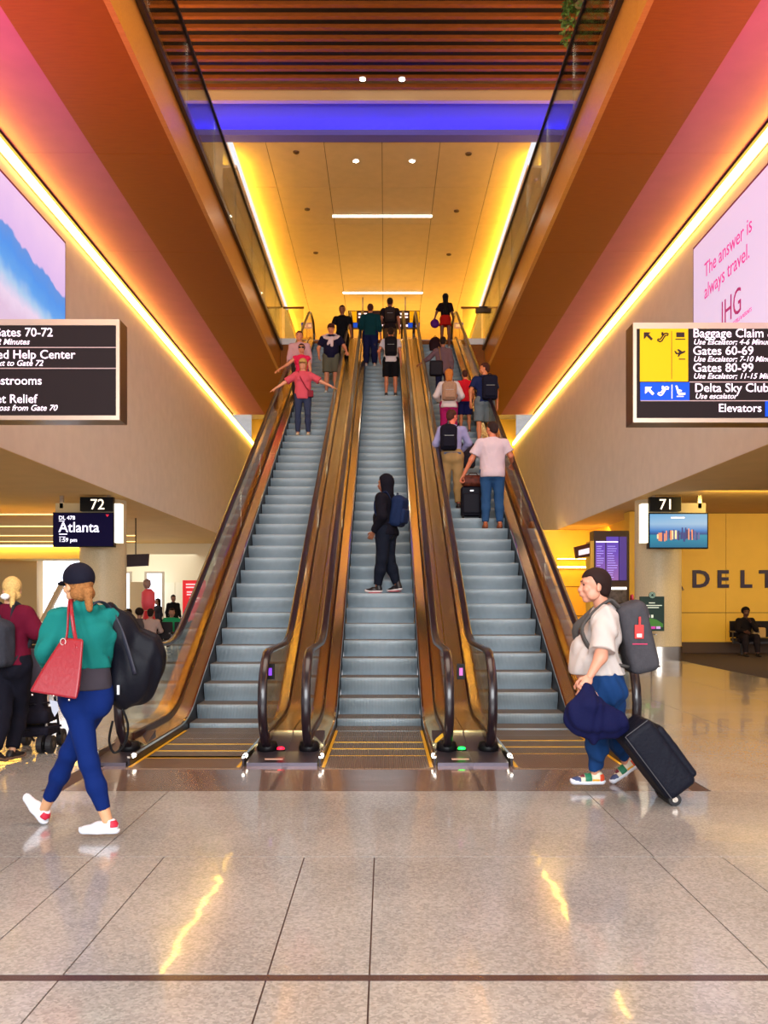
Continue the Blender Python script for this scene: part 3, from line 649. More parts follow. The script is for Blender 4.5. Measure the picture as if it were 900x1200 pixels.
# big wall displays
def ramp_emit(name, stops, mapvec, strength):
    m = bpy.data.materials.new(name); m.use_nodes = True; nt = m.node_tree; p = nt.nodes['Principled BSDF']
    g = nt.nodes.new('ShaderNodeNewGeometry'); d = nt.nodes.new('ShaderNodeVectorMath'); d.operation = 'DOT_PRODUCT'; d.inputs[1].default_value = mapvec[:3]
    nt.links.new(g.outputs['Position'], d.inputs[0])
    n = nt.nodes.new('ShaderNodeTexNoise'); n.inputs['Scale'].default_value = 2.0; nt.links.new(g.outputs['Position'], n.inputs['Vector'])
    ad = nt.nodes.new('ShaderNodeMath'); ad.operation = 'MULTIPLY_ADD'; ad.inputs[1].default_value = .5; nt.links.new(n.outputs[0], ad.inputs[0]); nt.links.new(d.outputs['Value'], ad.inputs[2])
    mr = nt.nodes.new('ShaderNodeMapRange'); mr.inputs[1].default_value = mapvec[3]; mr.inputs[2].default_value = mapvec[4]
    cr = nt.nodes.new('ShaderNodeValToRGB'); cr.color_ramp.elements.remove(cr.color_ramp.elements[0])
    cr.color_ramp.elements[0].position = stops[0][0]; cr.color_ramp.elements[0].color = lin(stops[0][1])+(1,)
    for q, c in stops[1:]:
        el = cr.color_ramp.elements.new(q); el.color = lin(c)+(1,)
    nt.links.new(ad.outputs[0], mr.inputs[0]); nt.links.new(mr.outputs[0], cr.inputs[0]); nt.links.new(cr.outputs[0], p.inputs['Emission Color']); p.inputs['Emission Strength'].default_value = strength
    p.inputs['Base Color'].default_value = (.02, .02, .02, 1); return m
for sd, nm in ((-1, 'left'), (1, 'right')):
    x = XC+sd*HW; zt = 8.17 if sd < 0 else 8.12; y1 = 16.72 if sd < 0 else 16.88
    t = thing('wall_display', ('large lit wall display with a blue beach picture' if sd < 0 else 'large white wall display with pink slogan lettering'), 'display', (x, 12, 5))
    part('frame', mat('display_frame', (120, 30, 80), .4), t, (min(x, x-sd*.08), max(x, x-sd*.08), 5.4, y1, 5.0, zt))
    if sd < 0: m = ramp_emit('beach_picture', [(0, (226, 196, 226)), (.10, (236, 214, 240)), (.2, (170, 205, 240)), (.30, (90, 165, 240)), (.40, (70, 150, 238)), (.50, (96, 150, 226)), (.52, (226, 190, 240)), (1, (250, 212, 244))], (0, .10, 1, 7.75, 10.2), .9)
    else: m = mat('display_white', (180, 164, 190), .5, emit=1.15)
    part('screen', m, t, (min(x-sd*.08, x-sd*.09), max(x-sd*.08, x-sd*.09), 5.45, y1-.05, 5.05, zt-.05))
    if sd > 0:
        PK = mat('slogan_pink', (205, 60, 140), emit=.7); xx = x-.093; r = (PI/2, 0, -PI/2)
        text('lettering', 'The answer is', .375, (xx, 16.25, 7.32), PK, t, rot=r); text('lettering', 'always travel.', .375, (xx, 16.25, 6.93), PK, t, rot=r); text('logo_lettering', 'IHG', .62, (xx, 15.45, 6.18), mat('logo_plum', (170, 40, 110), emit=.5), t, rot=r, bold=-.006, sx=.85)
        text('logo_lettering', 'HOTELS & RESORTS', .09, (xx, 14.95, 6.05), PK, t, rot=r)
# flight boards, poster stand, bench behind on the right
YB = 24.0
pier = thing('display_pier', 'brown pier holding purple flight boards beside the right escalator', 'kiosk', (XP(716, YB), YB, 0))
part('casing', mat('pier_brown', (64, 40, 22), .4), pier, (XP(696, YB), XP(737, YB), YB, YB+.5, 0, ZP(622, YB)))
part('side_panel', YWALL, pier, (XP(691.5, YB), XP(695.8, YB), YB-.02, YB+.5, 0, ZP(634, YB)), (XP(737.3, YB), XP(747, YB), YB-.02, YB+.5, 0, ZL-.02))
FB = ramp_emit('flight_board', [(0, (170, 110, 170)), (.5, (110, 70, 190)), (1, (60, 50, 170))], (0, 0, 1, 2.0, 4.0), .9)
for a, b in ((698, 709), (710.5, 724.5), (725.5, 734)): part('flight_board', FB if b < 730 else mat('board_side', (70, 50, 130), emit=.7), pier, (XP(a, YB), XP(b, YB), YB-.03, YB, ZP(680, YB), ZP(634 if a < 700 else 629, YB)))
for k in range(14):
    for a, b in ((699, 708), (711.5, 723.5)): part('flight_row', mat('row_text', (190, 180, 250), emit=.7), pier, (XP(a, YB), XP(a+(b-a)*random.Random(k+a).uniform(.5, 1), YB), YB-.034, YB-.03, ZP(640+k*2.8+.5, YB), ZP(640+k*2.8, YB)))
part('board_header', mat('row_head', (235, 225, 255), emit=1), pier, (XP(698, YB), XP(724, YB), YB-.034, YB-.03, ZP(635.8, YB), ZP(634.4, YB)))
part('lower_screen', mat('shop_light', (255, 250, 240), emit=1.6), pier, (XP(714, YB), XP(734, YB), YB-.03, YB, ZP(691, YB), ZP(688, YB)))
part('lower_screen', mat('shelf_goods', (96, 84, 80), .5, noise=(12, .6)), pier, (XP(714, YB), XP(734, YB), YB-.03, YB, ZP(706, YB), ZP(692, YB)))
t = thing('directional_sign', 'small tilted dark sign with white panel above the recess', 'sign', (XP(682, 24), 24, 2.7))
MB().prism([(XP(673.5, 24), ZP(641, 24)), (XP(691, 24), ZP(636.5, 24)), (XP(691, 24), ZP(652, 24)), (XP(675.5, 24), ZP(655, 24))], 24, 24.15, 'y').build('casing', mat('sign_brown', (84, 44, 30), .4), t)
MB().prism([(XP(678, 24), ZP(645, 24)), (XP(690.5, 24), ZP(642, 24)), (XP(690.5, 24), ZP(648.5, 24)), (XP(678, 24), ZP(651, 24))], 23.98, 24, 'y').build('white_panel', mat('panel_lit', (240, 225, 235), emit=.9), t)
part('wall_arm', DSTEEL, t, (XP(690, 24), XP(696.5, 24), 24.05, 24.12, ZP(645, 24), ZP(643, 24)))
Yp = 19.6; t = thing('poster_stand', 'dark green poster on a thin stand in front of the right column', 'poster', (XP(764, Yp), Yp, 0))
GR = mat('poster_green', (10, 44, 34), .4, emit=.15)
part('poster_board', GR, t, (XP(749.5, Yp), XP(778.5, Yp), Yp, Yp+.03, ZP(739.5, Yp), ZP(699, Yp)))
MB().lathe([(0, 0), (.075, 0), (.075, .02), (0, .02)]).build('round_logo', GR, t)
lg = bpy.data.objects['round_logo']; lg.data.transform(Matrix.Translation((XP(764, Yp), Yp-.005, ZP(697.5, Yp))) @ Matrix.Rotation(PI/2, 4, 'X'))
for r_ in (.06, .035):
    MB().tube([(XP(764, Yp)+r_*math.cos(k*PI/8), Yp-.027, ZP(697.5, Yp)+r_*math.sin(k*PI/8)) for k in range(17)], .005, 4).build('logo_ring', mat('logo_pale', (170, 200, 180), emit=.4), t)
PL = mat('poster_print', (210, 220, 200), emit=.5)
for w, py in ((4, 706), (13, 709), (9, 711.5)): part('printed_line', PL, t, (XP(764-w*.9, Yp), XP(764+w*.9, Yp), Yp-.004, Yp, ZP(py+1, Yp), ZP(py, Yp)))
MB().prism([(XP(751, Yp), ZP(735, Yp)), (XP(751, Yp), ZP(729, Yp)), (XP(760, Yp), ZP(724, Yp)), (XP(769, Yp), ZP(726, Yp)), (XP(777, Yp), ZP(731, Yp)), (XP(777, Yp), ZP(735, Yp))], Yp-.004, Yp, 'y').build('printed_hill', mat('hill_green', (60, 120, 40), emit=.3), t)
part('printed_cup', mat('cup_cream', (220, 205, 165), emit=.4), t, (XP(755.5, Yp), XP(760.5, Yp), Yp-.008, Yp, ZP(729, Yp), ZP(719, Yp))); part('printed_cup', PL, t, (XP(763, Yp), XP(765.5, Yp), Yp-.008, Yp, ZP(724, Yp), ZP(720.5, Yp)))
for k, c in enumerate(((90, 200, 40), (200, 60, 160), (200, 160, 220))): part('printed_line', mat('strip%d' % k, c, emit=.4), t, (XP(757+k*6, Yp), XP(762+k*6, Yp), Yp-.006, Yp, ZP(737, Yp), ZP(734, Yp)))
part('stand_pole', DSTEEL, t, (XP(763.3, Yp), XP(764.7, Yp), Yp+.03, Yp+.06, .02, ZP(739, Yp))); MB().lathe([(0, 0), (.2, 0), (.2, .015), (0, .03)], (XP(764, Yp), Yp+.05, 0), 24).build('stand_foot', DSTEEL, t)
def bench(x0, n, Y, lab, yaw=0, zs=.45):
    t = thing('seat_row', lab, 'seating', (x0, Y, 0)); w = .6
    BK = mat('seat_black', (30, 24, 26), .45)
    for k in range(n):
        a = x0+k*w; part('seat', BK, t, (a+.02, a+w-.04, Y-.48, Y, zs-.07, zs)); part('backrest', BK, t, (a+.02, a+w-.04, Y, Y+.07, zs+.02, zs+.45))
    part('beam', DSTEEL, t, (x0, x0+n*w, Y-.26, Y-.18, zs-.14, zs-.07))
    for a in (x0+.2, x0+n*w-.25): part('leg', DSTEEL, t, (a, a+.05, Y-.45, Y+.02, .0, .03), (a, a+.05, Y-.24, Y-.2, .03, zs-.13))
    for k in range(n+1): part('armrest', DSTEEL, t, (x0+k*w-.02, x0+k*w+.02, Y-.42, Y, zs+.16, zs+.2), (x0+k*w-.015, x0+k*w+.015, Y-.24, Y-.2, zs-.1, zs+.16))
bench(XP(855, 23.6), 5, 23.6, 'row of black lounge seats against the yellow wall')
# things on the upper level
Yu = 36.0
t = thing('directional_sign', 'black overhead sign with yellow ends seen over the centre handrails', 'sign', (XP(450, Yu), Yu, 12))
part('casing', mat('sign_black', (40, 20, 24), .4), t, (XP(408, Yu), XP(492, Yu), Yu, Yu+.2, ZP(384.5, Yu), ZP(364, Yu)))
part('yellow_field', SY, t, (XP(409, Yu), XP(418, Yu), Yu-.02, Yu, ZP(378, Yu), ZP(365, Yu)), (XP(480, Yu), XP(491.5, Yu), Yu-.02, Yu, ZP(378, Yu), ZP(365, Yu)))
part('blue_field', SB, t, (XP(409, Yu), XP(419, Yu), Yu-.02, Yu, ZP(384, Yu), ZP(378.5, Yu)), (XP(478, Yu), XP(491.5, Yu), Yu-.02, Yu, ZP(384, Yu), ZP(378.5, Yu)))
for px in (420, 426, 446, 454, 467, 474):
    for py, h in ((367, 2), (371, 1.6), (380.5, 2.4)): part('lettering_bar', LET, t, (XP(px, Yu), XP(px+4, Yu), Yu-.02, Yu, ZP(py+h, Yu), ZP(py, Yu)))
for px in (425, 475): part('hanger', DSTEEL, t, (XP(px, Yu)-.02, XP(px, Yu)+.02, Yu+.05, Yu+.1, ZP(364, Yu), ZU-.01))
for a, b, nm in ((353, 367.5, 'left'), (532, 543, 'right')):  # blue panels added where blue shows in the balustrade glass
    t = thing('directional_sign', 'small blue sign behind the %s end of the escalators' % nm, 'sign', (XP(a, Yu), Yu, 12))
    part('face', SB, t, (XP(a, Yu), XP(b, Yu), Yu, Yu+.1, ZP(384.5, Yu), ZP(378, Yu))); part('lettering_bar', LET, t, (XP(a+2, Yu), XP(a+5, Yu), Yu-.01, Yu, ZP(383, Yu), ZP(380, Yu)), (XP(b-6, Yu), XP(b-3, Yu), Yu-.01, Yu, ZP(383, Yu), ZP(380, Yu)))
    part('post', DSTEEL, t, (XP(a, Yu)+.2, XP(a, Yu)+.25, Yu+.02, Yu+.06, FU+.0, ZP(384.5, Yu)))
t = thing('exit_sign', 'small red lit EXIT sign by the upper right balcony', 'sign', (XP(631.5, 25), 25, 13.2))
part('casing', mat('exit_pale', (220, 180, 200), emit=.5), t, (XP(628, 25)-.02, XP(636, 25)+.05, 25, 25.05, ZP(211, 25), ZP(195, 25)))
text('lettering', 'EXIT', .11, (XP(632, 25)+.01, 24.992, ZP(205, 25)), mat('exit_red', (255, 20, 50), emit=3), t, align='CENTER', bold=.008)
part('hanger', DSTEEL, t, (XP(632, 25)-.01, XP(632, 25)+.01, 25.01, 25.03, ZP(195, 25), ZU+.29))
t = thing('guard_box', 'small dark box on the guard rail at the right of the upper floor', 'box', (XP(566, 28.4), 28.4, 10.7))
part('casing', mat('box_bronze', (84, 60, 24), .5), t, (XP(557, 28.4), XP(575, 28.4), 28.25, 28.4, ZP(367.5, 28.4), ZP(363, 28.4))); part('lid', mat('box_bronze2', (50, 34, 18), .4), t, (XP(561, 28.4), XP(571, 28.4), 28.27, 28.38, ZP(363, 28.4), ZP(360.5, 28.4)))
# trailing plant hanging from the slats
pl = thing('hanging_plant', 'green trailing plant hanging beside the right balcony under the slats', 'plant', (4.2, 19, 13.5))
MB().lathe([(0, 0), (.16, 0), (.22, .25), (.2, .27)], (4.2, 19, 14.15), 16).build('pot', mat('pot', (60, 50, 40), .6), pl)
part('hanger', DSTEEL, pl, (4.19, 4.21, 18.99, 19.01, 14.4, ZT+.3))
rr = random.Random(3); lv = MB(); sv = MB()
for s_ in range(46):
    a = rr.uniform(0, 2*PI); l = rr.uniform(.35, .95); pts = []
    for k in range(6):
        q = k/5; pts.append(Vector((4.2+math.cos(a)*(.15+.28*q), 19+math.sin(a)*(.15+.28*q), 14.42+.12*math.sin(q*PI)-l*q*q)))
    sv.tube(pts, .006, 3)
    for p_ in pts:
        for j in range(4):
            d = Vector((rr.uniform(-1, 1), rr.uniform(-1, 1), rr.uniform(-1, .3))).normalized()*.11; w = d.cross(Vector((0, 0, 1))).normalized()*.03
            lv.add([p_, p_+d*.5+w, p_+d, p_+d*.5-w], [(0, 1, 2, 3)])
sv.build('stem', mat('stem', (70, 80, 30)), pl); o = lv.build('foliage', mat('leaf', (46, 84, 28), .5, noise=(5, .3)), pl); tag(o, kind='stuff')
# ------------------------------------------------------------------ lounge at the left
Yd = 26.0
t = thing('hanging_screen', 'dark screen hanging on a pole beside the left column', 'screen', (XP(159, Yd), Yd, 2.5))
MB().prism([(XP(143, Yd), ZP(650, Yd)), (XP(174, Yd), ZP(649, Yd)), (XP(173, Yd), ZP(663, Yd)), (XP(143, Yd), ZP(664.5, Yd))], Yd, Yd+.12, 'y').build('housing', mat('screen_dark', (34, 10, 40), .3), t)
part('pole', BLACK, t, (XP(158, Yd), XP(159, Yd), Yd+.04, Yd+.07, ZP(650, Yd), ZL-.01))
t = thing('poster', 'red poster with white lettering on the lounge partition', 'poster', (XP(226, 33), 33, 1.3))
part('board', mat('poster_red', (225, 24, 34), .5, emit=.35), t, (XP(214, 33), XP(241, 33), 33, 33.05, 0.0, ZP(680, 33)))
for py, a, b in ((684, 218, 232), (687.5, 218, 236), (693, 219, 233), (696, 219, 230), (700, 222, 234), (704, 222, 231)): part('lettering_bar', mat('red_lett', (250, 200, 205), emit=.6), t, (XP(a, 33), XP(b, 33), 32.98, 33, ZP(py+1.6, 33), ZP(py, 33)))
t = thing('display_stand', 'tall red display figure standing in the lounge by the window', 'display', (XP(174, 25), 25, 0))
xx = XP(174.5, 25)
MB().lathe([(0, 0), (.30, 0), (.26, .6), (.16, 1.0), (.15, 1.15), (0, 1.16)], (xx, 25, 0), 20).build('lower_body', mat('disp_red', (205, 16, 40), .5), t, smooth=True)
MB().lathe([(0, 0), (.15, 0), (.19, .2), (.18, .5), (.08, .6), (0, .6)], (xx-.02, 25, 1.17), 20).build('upper_body', mat('disp_pink', (236, 80, 96), .5), t, smooth=True)
MB().lathe([(0, 0), (.06, 0), (.11, .1), (.10, .22), (0, .28)], (xx-.05, 25, 1.78), 16).build('head', mat('disp_grey', (150, 120, 110), .5), t, smooth=True)
part('counter_top', WHITE, None, (0, .01, 60, 60.01, 0, .01)) if False else None
t = thing('partition', 'low cream partition behind the red display figure', 'partition', (XP(160, 27), 27, 0))
part('panel', mat('cream_part', (228, 206, 160), .6), t, (XP(153, 27), XP(172, 27), 27, 27.08, .03, ZP(682, 27)))
part('foot', STEEL, t, (XP(155, 27), XP(170, 27), 26.9, 27.2, 0, .03))
bench(XP(148, 22.6), 4, 22.6, 'near row of black lounge seats beyond the left escalator')
bench(XP(196, 24.4), 2, 24.4, 'short row of black lounge seats close to the left escalator')
bench(XP(30, 20.0), 2, 20.0, 'black lounge seats behind the woman in maroon')
# ------------------------------------------------------------------ smooth bodies: distance fields turned into meshes
V = Vector
def cap(a, b, ra, rb, s=(1, 1, 1), cut=False): return ('c', np.array(a, float), np.array(b, float), ra, rb, np.array(s, float), cut)
def ell(c, r, R=None): return ('e', np.array(c, float), np.array(r, float), None if R is None else np.array(R, float))
def rbox(c, h, r, R=None): return ('b', np.array(c, float), np.array(h, float), r, None if R is None else np.array(R, float))
def bounds(p):
    if p[0] == 'c':
        m = max(p[3], p[4])*max(1, p[5].max()); return np.minimum(p[1], p[2])-m, np.maximum(p[1], p[2])+m
    if p[0] == 'e': m = p[2].max(); return p[1]-m, p[1]+m
    m = np.linalg.norm(p[2]); return p[1]-m, p[1]+m
def dist(p, X, Y, Z):
    if p[0] == 'c':
        a, b, ra, rb, s, cut = p[1:]
        sx = X/s[0]; sy = Y/s[1]; sz = Z/s[2]; a_ = a/s; b_ = b/s; ba = b_-a_; bb = max((ba*ba).sum(), 1e-9)
        px, py, pz = sx-a_[0], sy-a_[1], sz-a_[2]
        t0 = (px*ba[0]+py*ba[1]+pz*ba[2])/bb; t = np.clip(t0, 0, 1)
        d = (np.sqrt((px-t*ba[0])**2+(py-t*ba[1])**2+(pz-t*ba[2])**2)-(ra+(rb-ra)*t))*min(1, s.min())
        if cut: d = np.maximum(d, (t0-1)*math.sqrt(bb))
        return d
    if p[0] == 'e':
        c, r, R = p[1:]; q = np.stack([X-c[0], Y-c[1], Z-c[2]], -1)
        if R is not None: q = q @ R
        k0 = np.linalg.norm(q/r, axis=-1); k1 = np.linalg.norm(q/(r*r), axis=-1)+1e-6
        return k0*(k0-1)/k1
    c, h, r, R = p[1:]; q = np.stack([X-c[0], Y-c[1], Z-c[2]], -1)
    if R is not None: q = q @ R
    q = np.abs(q)-(h-r)
    return np.linalg.norm(np.maximum(q, 0), axis=-1)+np.minimum(q.max(-1), 0)-r
def sdf_mesh(prims, res, k=.03, post=None, wr=0., seed=0, wf=1.):
    lo = np.min([bounds(p)[0] for p in prims], 0)-3*res-.5*k; hi = np.max([bounds(p)[1] for p in prims], 0)+3*res+.5*k
    n = np.ceil((hi-lo)/res).astype(int)+1
    ax = [lo[i]+res*np.arange(n[i]) for i in range(3)]
    Fd = np.full(n, 9., np.float32)
    for p in prims:
        a, b = bounds(p); m = k+2*res
        i0 = np.maximum(((a-m-lo)/res).astype(int), 0); i1 = np.minimum(((b+m-lo)/res).astype(int)+2, n)
        X, Y, Z = np.meshgrid(*[ax[i][i0[i]:i1[i]] for i in range(3)], indexing='ij')
        d = dist(p, X, Y, Z).astype(np.float32); sl = tuple(slice(i0[i], i1[i]) for i in range(3)); f = Fd[sl]
        h = np.maximum(k-np.abs(f-d), 0)/k; Fd[sl] = np.minimum(f, d)-h*h*k*.25
    if wr or post:
        X, Y, Z = np.meshgrid(*ax, indexing='ij')
        if wr:
            s = seed*1.7
            Fd += (wr*(np.sin(31*wf*Z+9*X+6*np.sin(13*Y+s)+s)+.7*np.sin(23*wf*Z-19*X+5*np.sin(17*X+s))+.6*np.sin(37*Y+22*wf*Z+s*2))*.5).astype(np.float32)
        if post: Fd = post(Fd, X, Y, Z).astype(np.float32)
    return surf(Fd, lo, res)
def surf(Fd, lo, res):
    S_ = Fd < 0; n = Fd.shape
    c = lambda A, i, j, k: A[i:n[0]-1+i, j:n[1]-1+j, k:n[2]-1+k]
    cnt = sum(c(S_, i, j, k).astype(np.int8) for i in (0, 1) for j in (0, 1) for k in (0, 1))
    act = (cnt > 0) & (cnt < 8); idx = np.argwhere(act)
    ids = np.full(act.shape, -1, np.int64); ids[act] = np.arange(len(idx))
    pos = np.zeros((len(idx), 3)); num = np.zeros(len(idx))
    I, J_, K = idx.T
    for a in range(3):
        o = [q for q in range(3) if q != a]
        for u in (0, 1):
            for v in (0, 1):
                s0 = [0, 0, 0]; s0[o[0]] = u; s0[o[1]] = v; s1 = list(s0); s1[a] = 1
                f0 = Fd[I+s0[0], J_+s0[1], K+s0[2]]; f1 = Fd[I+s1[0], J_+s1[1], K+s1[2]]
                cr = (f0 < 0) != (f1 < 0); t = np.where(cr, f0/np.where(cr, f0-f1, 1), 0)
                q = np.zeros((len(idx), 3)); q[:, o[0]] = u; q[:, o[1]] = v; q[:, a] = t
                pos += q*cr[:, None]; num += cr
    pos = pos/np.maximum(num, 1)[:, None]
    verts = lo+res*(idx+pos)
    faces = []
    for a in range(3):
        o = [q for q in range(3) if q != a]
        sl0 = [slice(1, -1)]*3; sl0[a] = slice(0, -1); sl1 = [slice(1, -1)]*3; sl1[a] = slice(1, None)
        A = S_[tuple(sl0)]; B = S_[tuple(sl1)]; e = np.argwhere(A != B)
        if len(e) == 0: continue
        ins = A[tuple(e.T)]; base = e.copy(); base[:, o[0]] += 1; base[:, o[1]] += 1
        def cell(du, dv):
            q = base.copy(); q[:, o[0]] += du; q[:, o[1]] += dv; return ids[q[:, 0], q[:, 1], q[:, 2]]
        q0, q1, q2, q3 = cell(-1, -1), cell(0, -1), cell(0, 0), cell(-1, 0)
        fl_ = ins if a != 1 else ~ins
        F4 = np.stack([q0, q1, q2, q3], 1); F4[~fl_] = F4[~fl_][:, ::-1]; faces.append(F4)
    F4 = np.concatenate(faces); F4 = F4[(F4 >= 0).all(1)]
    return verts, F4
def np_mesh(name, parts_):
    """parts_: list of (verts, faces) joined into one smooth mesh"""
    vs = []; fs = []; n = 0
    for v, f in parts_: vs.append(v); fs.append(f+n); n += len(v)
    v = np.concatenate(vs); f = np.concatenate(fs)
    me = bpy.data.meshes.new(name); me.vertices.add(len(v)); me.vertices.foreach_set('co', v.astype(np.float32).ravel())
    me.loops.add(len(f)*4); me.loops.foreach_set('vertex_index', f.astype(np.int32).ravel())
    me.polygons.add(len(f)); me.polygons.foreach_set('loop_start', np.arange(0, len(f)*4, 4, dtype=np.int32)); me.polygons.foreach_set('loop_total', np.full(len(f), 4, np.int32))
    me.polygons.foreach_set('use_smooth', np.ones(len(f), bool)); me.update(calc_edges=True); return me
def xf(vf, M_):
    A = np.array(M_); v = vf[0]; f = vf[1]
    w = v @ A[:3, :3].T + A[:3, 3]
    return (w, f[:, ::-1] if np.linalg.det(A[:3, :3]) < 0 else f)
CACHE = {}
def cached(key, fn):
    if key not in CACHE: CACHE[key] = fn()
    return CACHE[key]
# head in its own frame: origin = head centre, -y = face, z up
def head_vf(fem, res):
    def mk():
        w = .94 if fem else 1.
        pr = [ell((0, .008, .028), (.074*w, .094, .088)), ell((0, -.022, -.035), (.056*w, .062, .068)), ell((0, -.058, -.088), (.026*w, .024, .022)),
              ell((-.046*w, -.02, -.06), (.018, .04, .03)), ell((.046*w, -.02, -.06), (.018, .04, .03)),
              ell((-.03, -.074, .028), (.03, .016, .012)), ell((.03, -.074, .028), (.03, .016, .012)),
              ell((-.04, -.066, -.022), (.024, .02, .022)), ell((.04, -.066, -.022), (.024, .02, .022)),
              cap((0, -.082, .016), (0, -.100, -.024), .008, .0125), ell((-.012, -.096, -.028), (.010, .012, .009)), ell((.012, -.096, -.028), (.010, .012, .009)),
              ell((0, -.088, -.052), (.024, .012, .006)), ell((0, -.086, -.063), (.020, .012, .007))]
        v = sdf_mesh(pr, res, .018)
        e = sdf_mesh([ell((0, 0, 0), (.008, .018, .031)), ell((0, -.004, -.02), (.008, .012, .014))], res, .008)
        out = [v]
        for s in (-1, 1): out.append(xf(e, Matrix.Translation((s*.074*w, .012, -.004)) @ Matrix.Rotation(s*.35, 4, 'Z')))
        return out
    return cached(('head', fem, res), mk)
def hand_vf(kind, res=.0055):
    """hand frame: wrist at origin, fingers towards -z, palm towards -y (curl direction), thumb at +x"""
    def mk():
        pr = [cap((0, 0, .01), (0, 0, -.03), .024, .030, (1.05, .55, 1)), cap((-.016, 0, -.03), (-.024, 0, -.078), .018, .015, (1.1, .7, 1)), cap((.012, 0, -.03), (.022, 0, -.08), .02, .015, (1.1, .7, 1)), cap((0, 0, -.04), (0, 0, -.08), .02, .018, (1.2, .7, 1))]
        cu = {'relax': .38, 'grip': 1.05, 'flat': .12}[kind]
        for x, L_, r in ((-.033, .062, .0078), (-.012, .074, .0086), (.009, .078, .0088), (.029, .072, .0086)):
            p = V((x, 0, -.082)); a = cu*.6; q = L_*.42
            for i in range(3):
                n_ = p+V((x*.03, -math.sin(a)*q, -math.cos(a)*q)); pr.append(cap(p, n_, r*(1-.07*i), r*(1-.07*(i+1)))); p = n_; a += cu*1.05; q *= .72
        t = [(.022, -.004, -.018), (.046, -.016, -.046), (.052, -.026-.012*cu, -.072), (.05-.012*cu, -.034-.012*cu, -.092)]
        for i in range(3): pr.append(cap(t[i], t[i+1], .013-.0018*i, .0115-.0018*i))
        return sdf_mesh(pr, res, .008)
    return cached(('hand', kind, res), mk)
def frame(z_dir, y_dir):
    """matrix with local -z along z_dir, local -y close to y_dir"""
    z = -V(z_dir).normalized(); y = -V(y_dir); y = (y-z*y.dot(z)).normalized(); x = y.cross(z)
    return Matrix(((x.x, y.x, z.x, 0), (x.y, y.y, z.y, 0), (x.z, y.z, z.z, 0), (0, 0, 0, 1)))
def shoe_vf(style, res=.008):
    """shoe frame: ankle above origin, sole at z=0, toe towards -y"""
    def mk():
        up = [cap((0, .035, .045), (0, -.06, .045), .036, .038, (.95, 1, 1)), cap((0, -.06, .04), (0, -.155, .028), .04, .032, (1.05, 1, .85)), cap((0, .03, .05), (0, .018, .085), .034, .033)]
        if style == 'high': up.append(cap((0, .03, .06), (0, .02, .13), .036, .038))
        U = sdf_mesh(up, res, .025, post=lambda F_, X, Y, Z: np.maximum(F_, np.maximum(.018-Z, Z-(.15 if style == 'high' else .098))))
        so = [cap((0, .045, .03), (0, -.06, .03), .041, .040, (1, 1, 1)), cap((0, -.06, .03), (0, -.158, .03), .044, .037, (1, 1, 1))]
        G = sdf_mesh(so, res, .02, post=lambda F_, X, Y, Z: np.maximum(F_, np.maximum(-Z, Z-.03-.02*np.clip((-Y-.12)/.08, 0, 1))))
        return U, G
    return cached(('shoe', style, res), mk)
def lerp(a, b, t): return V(a)*(1-t)+V(b)*t
def bent(a, b, frac): return lerp(a, b, frac)
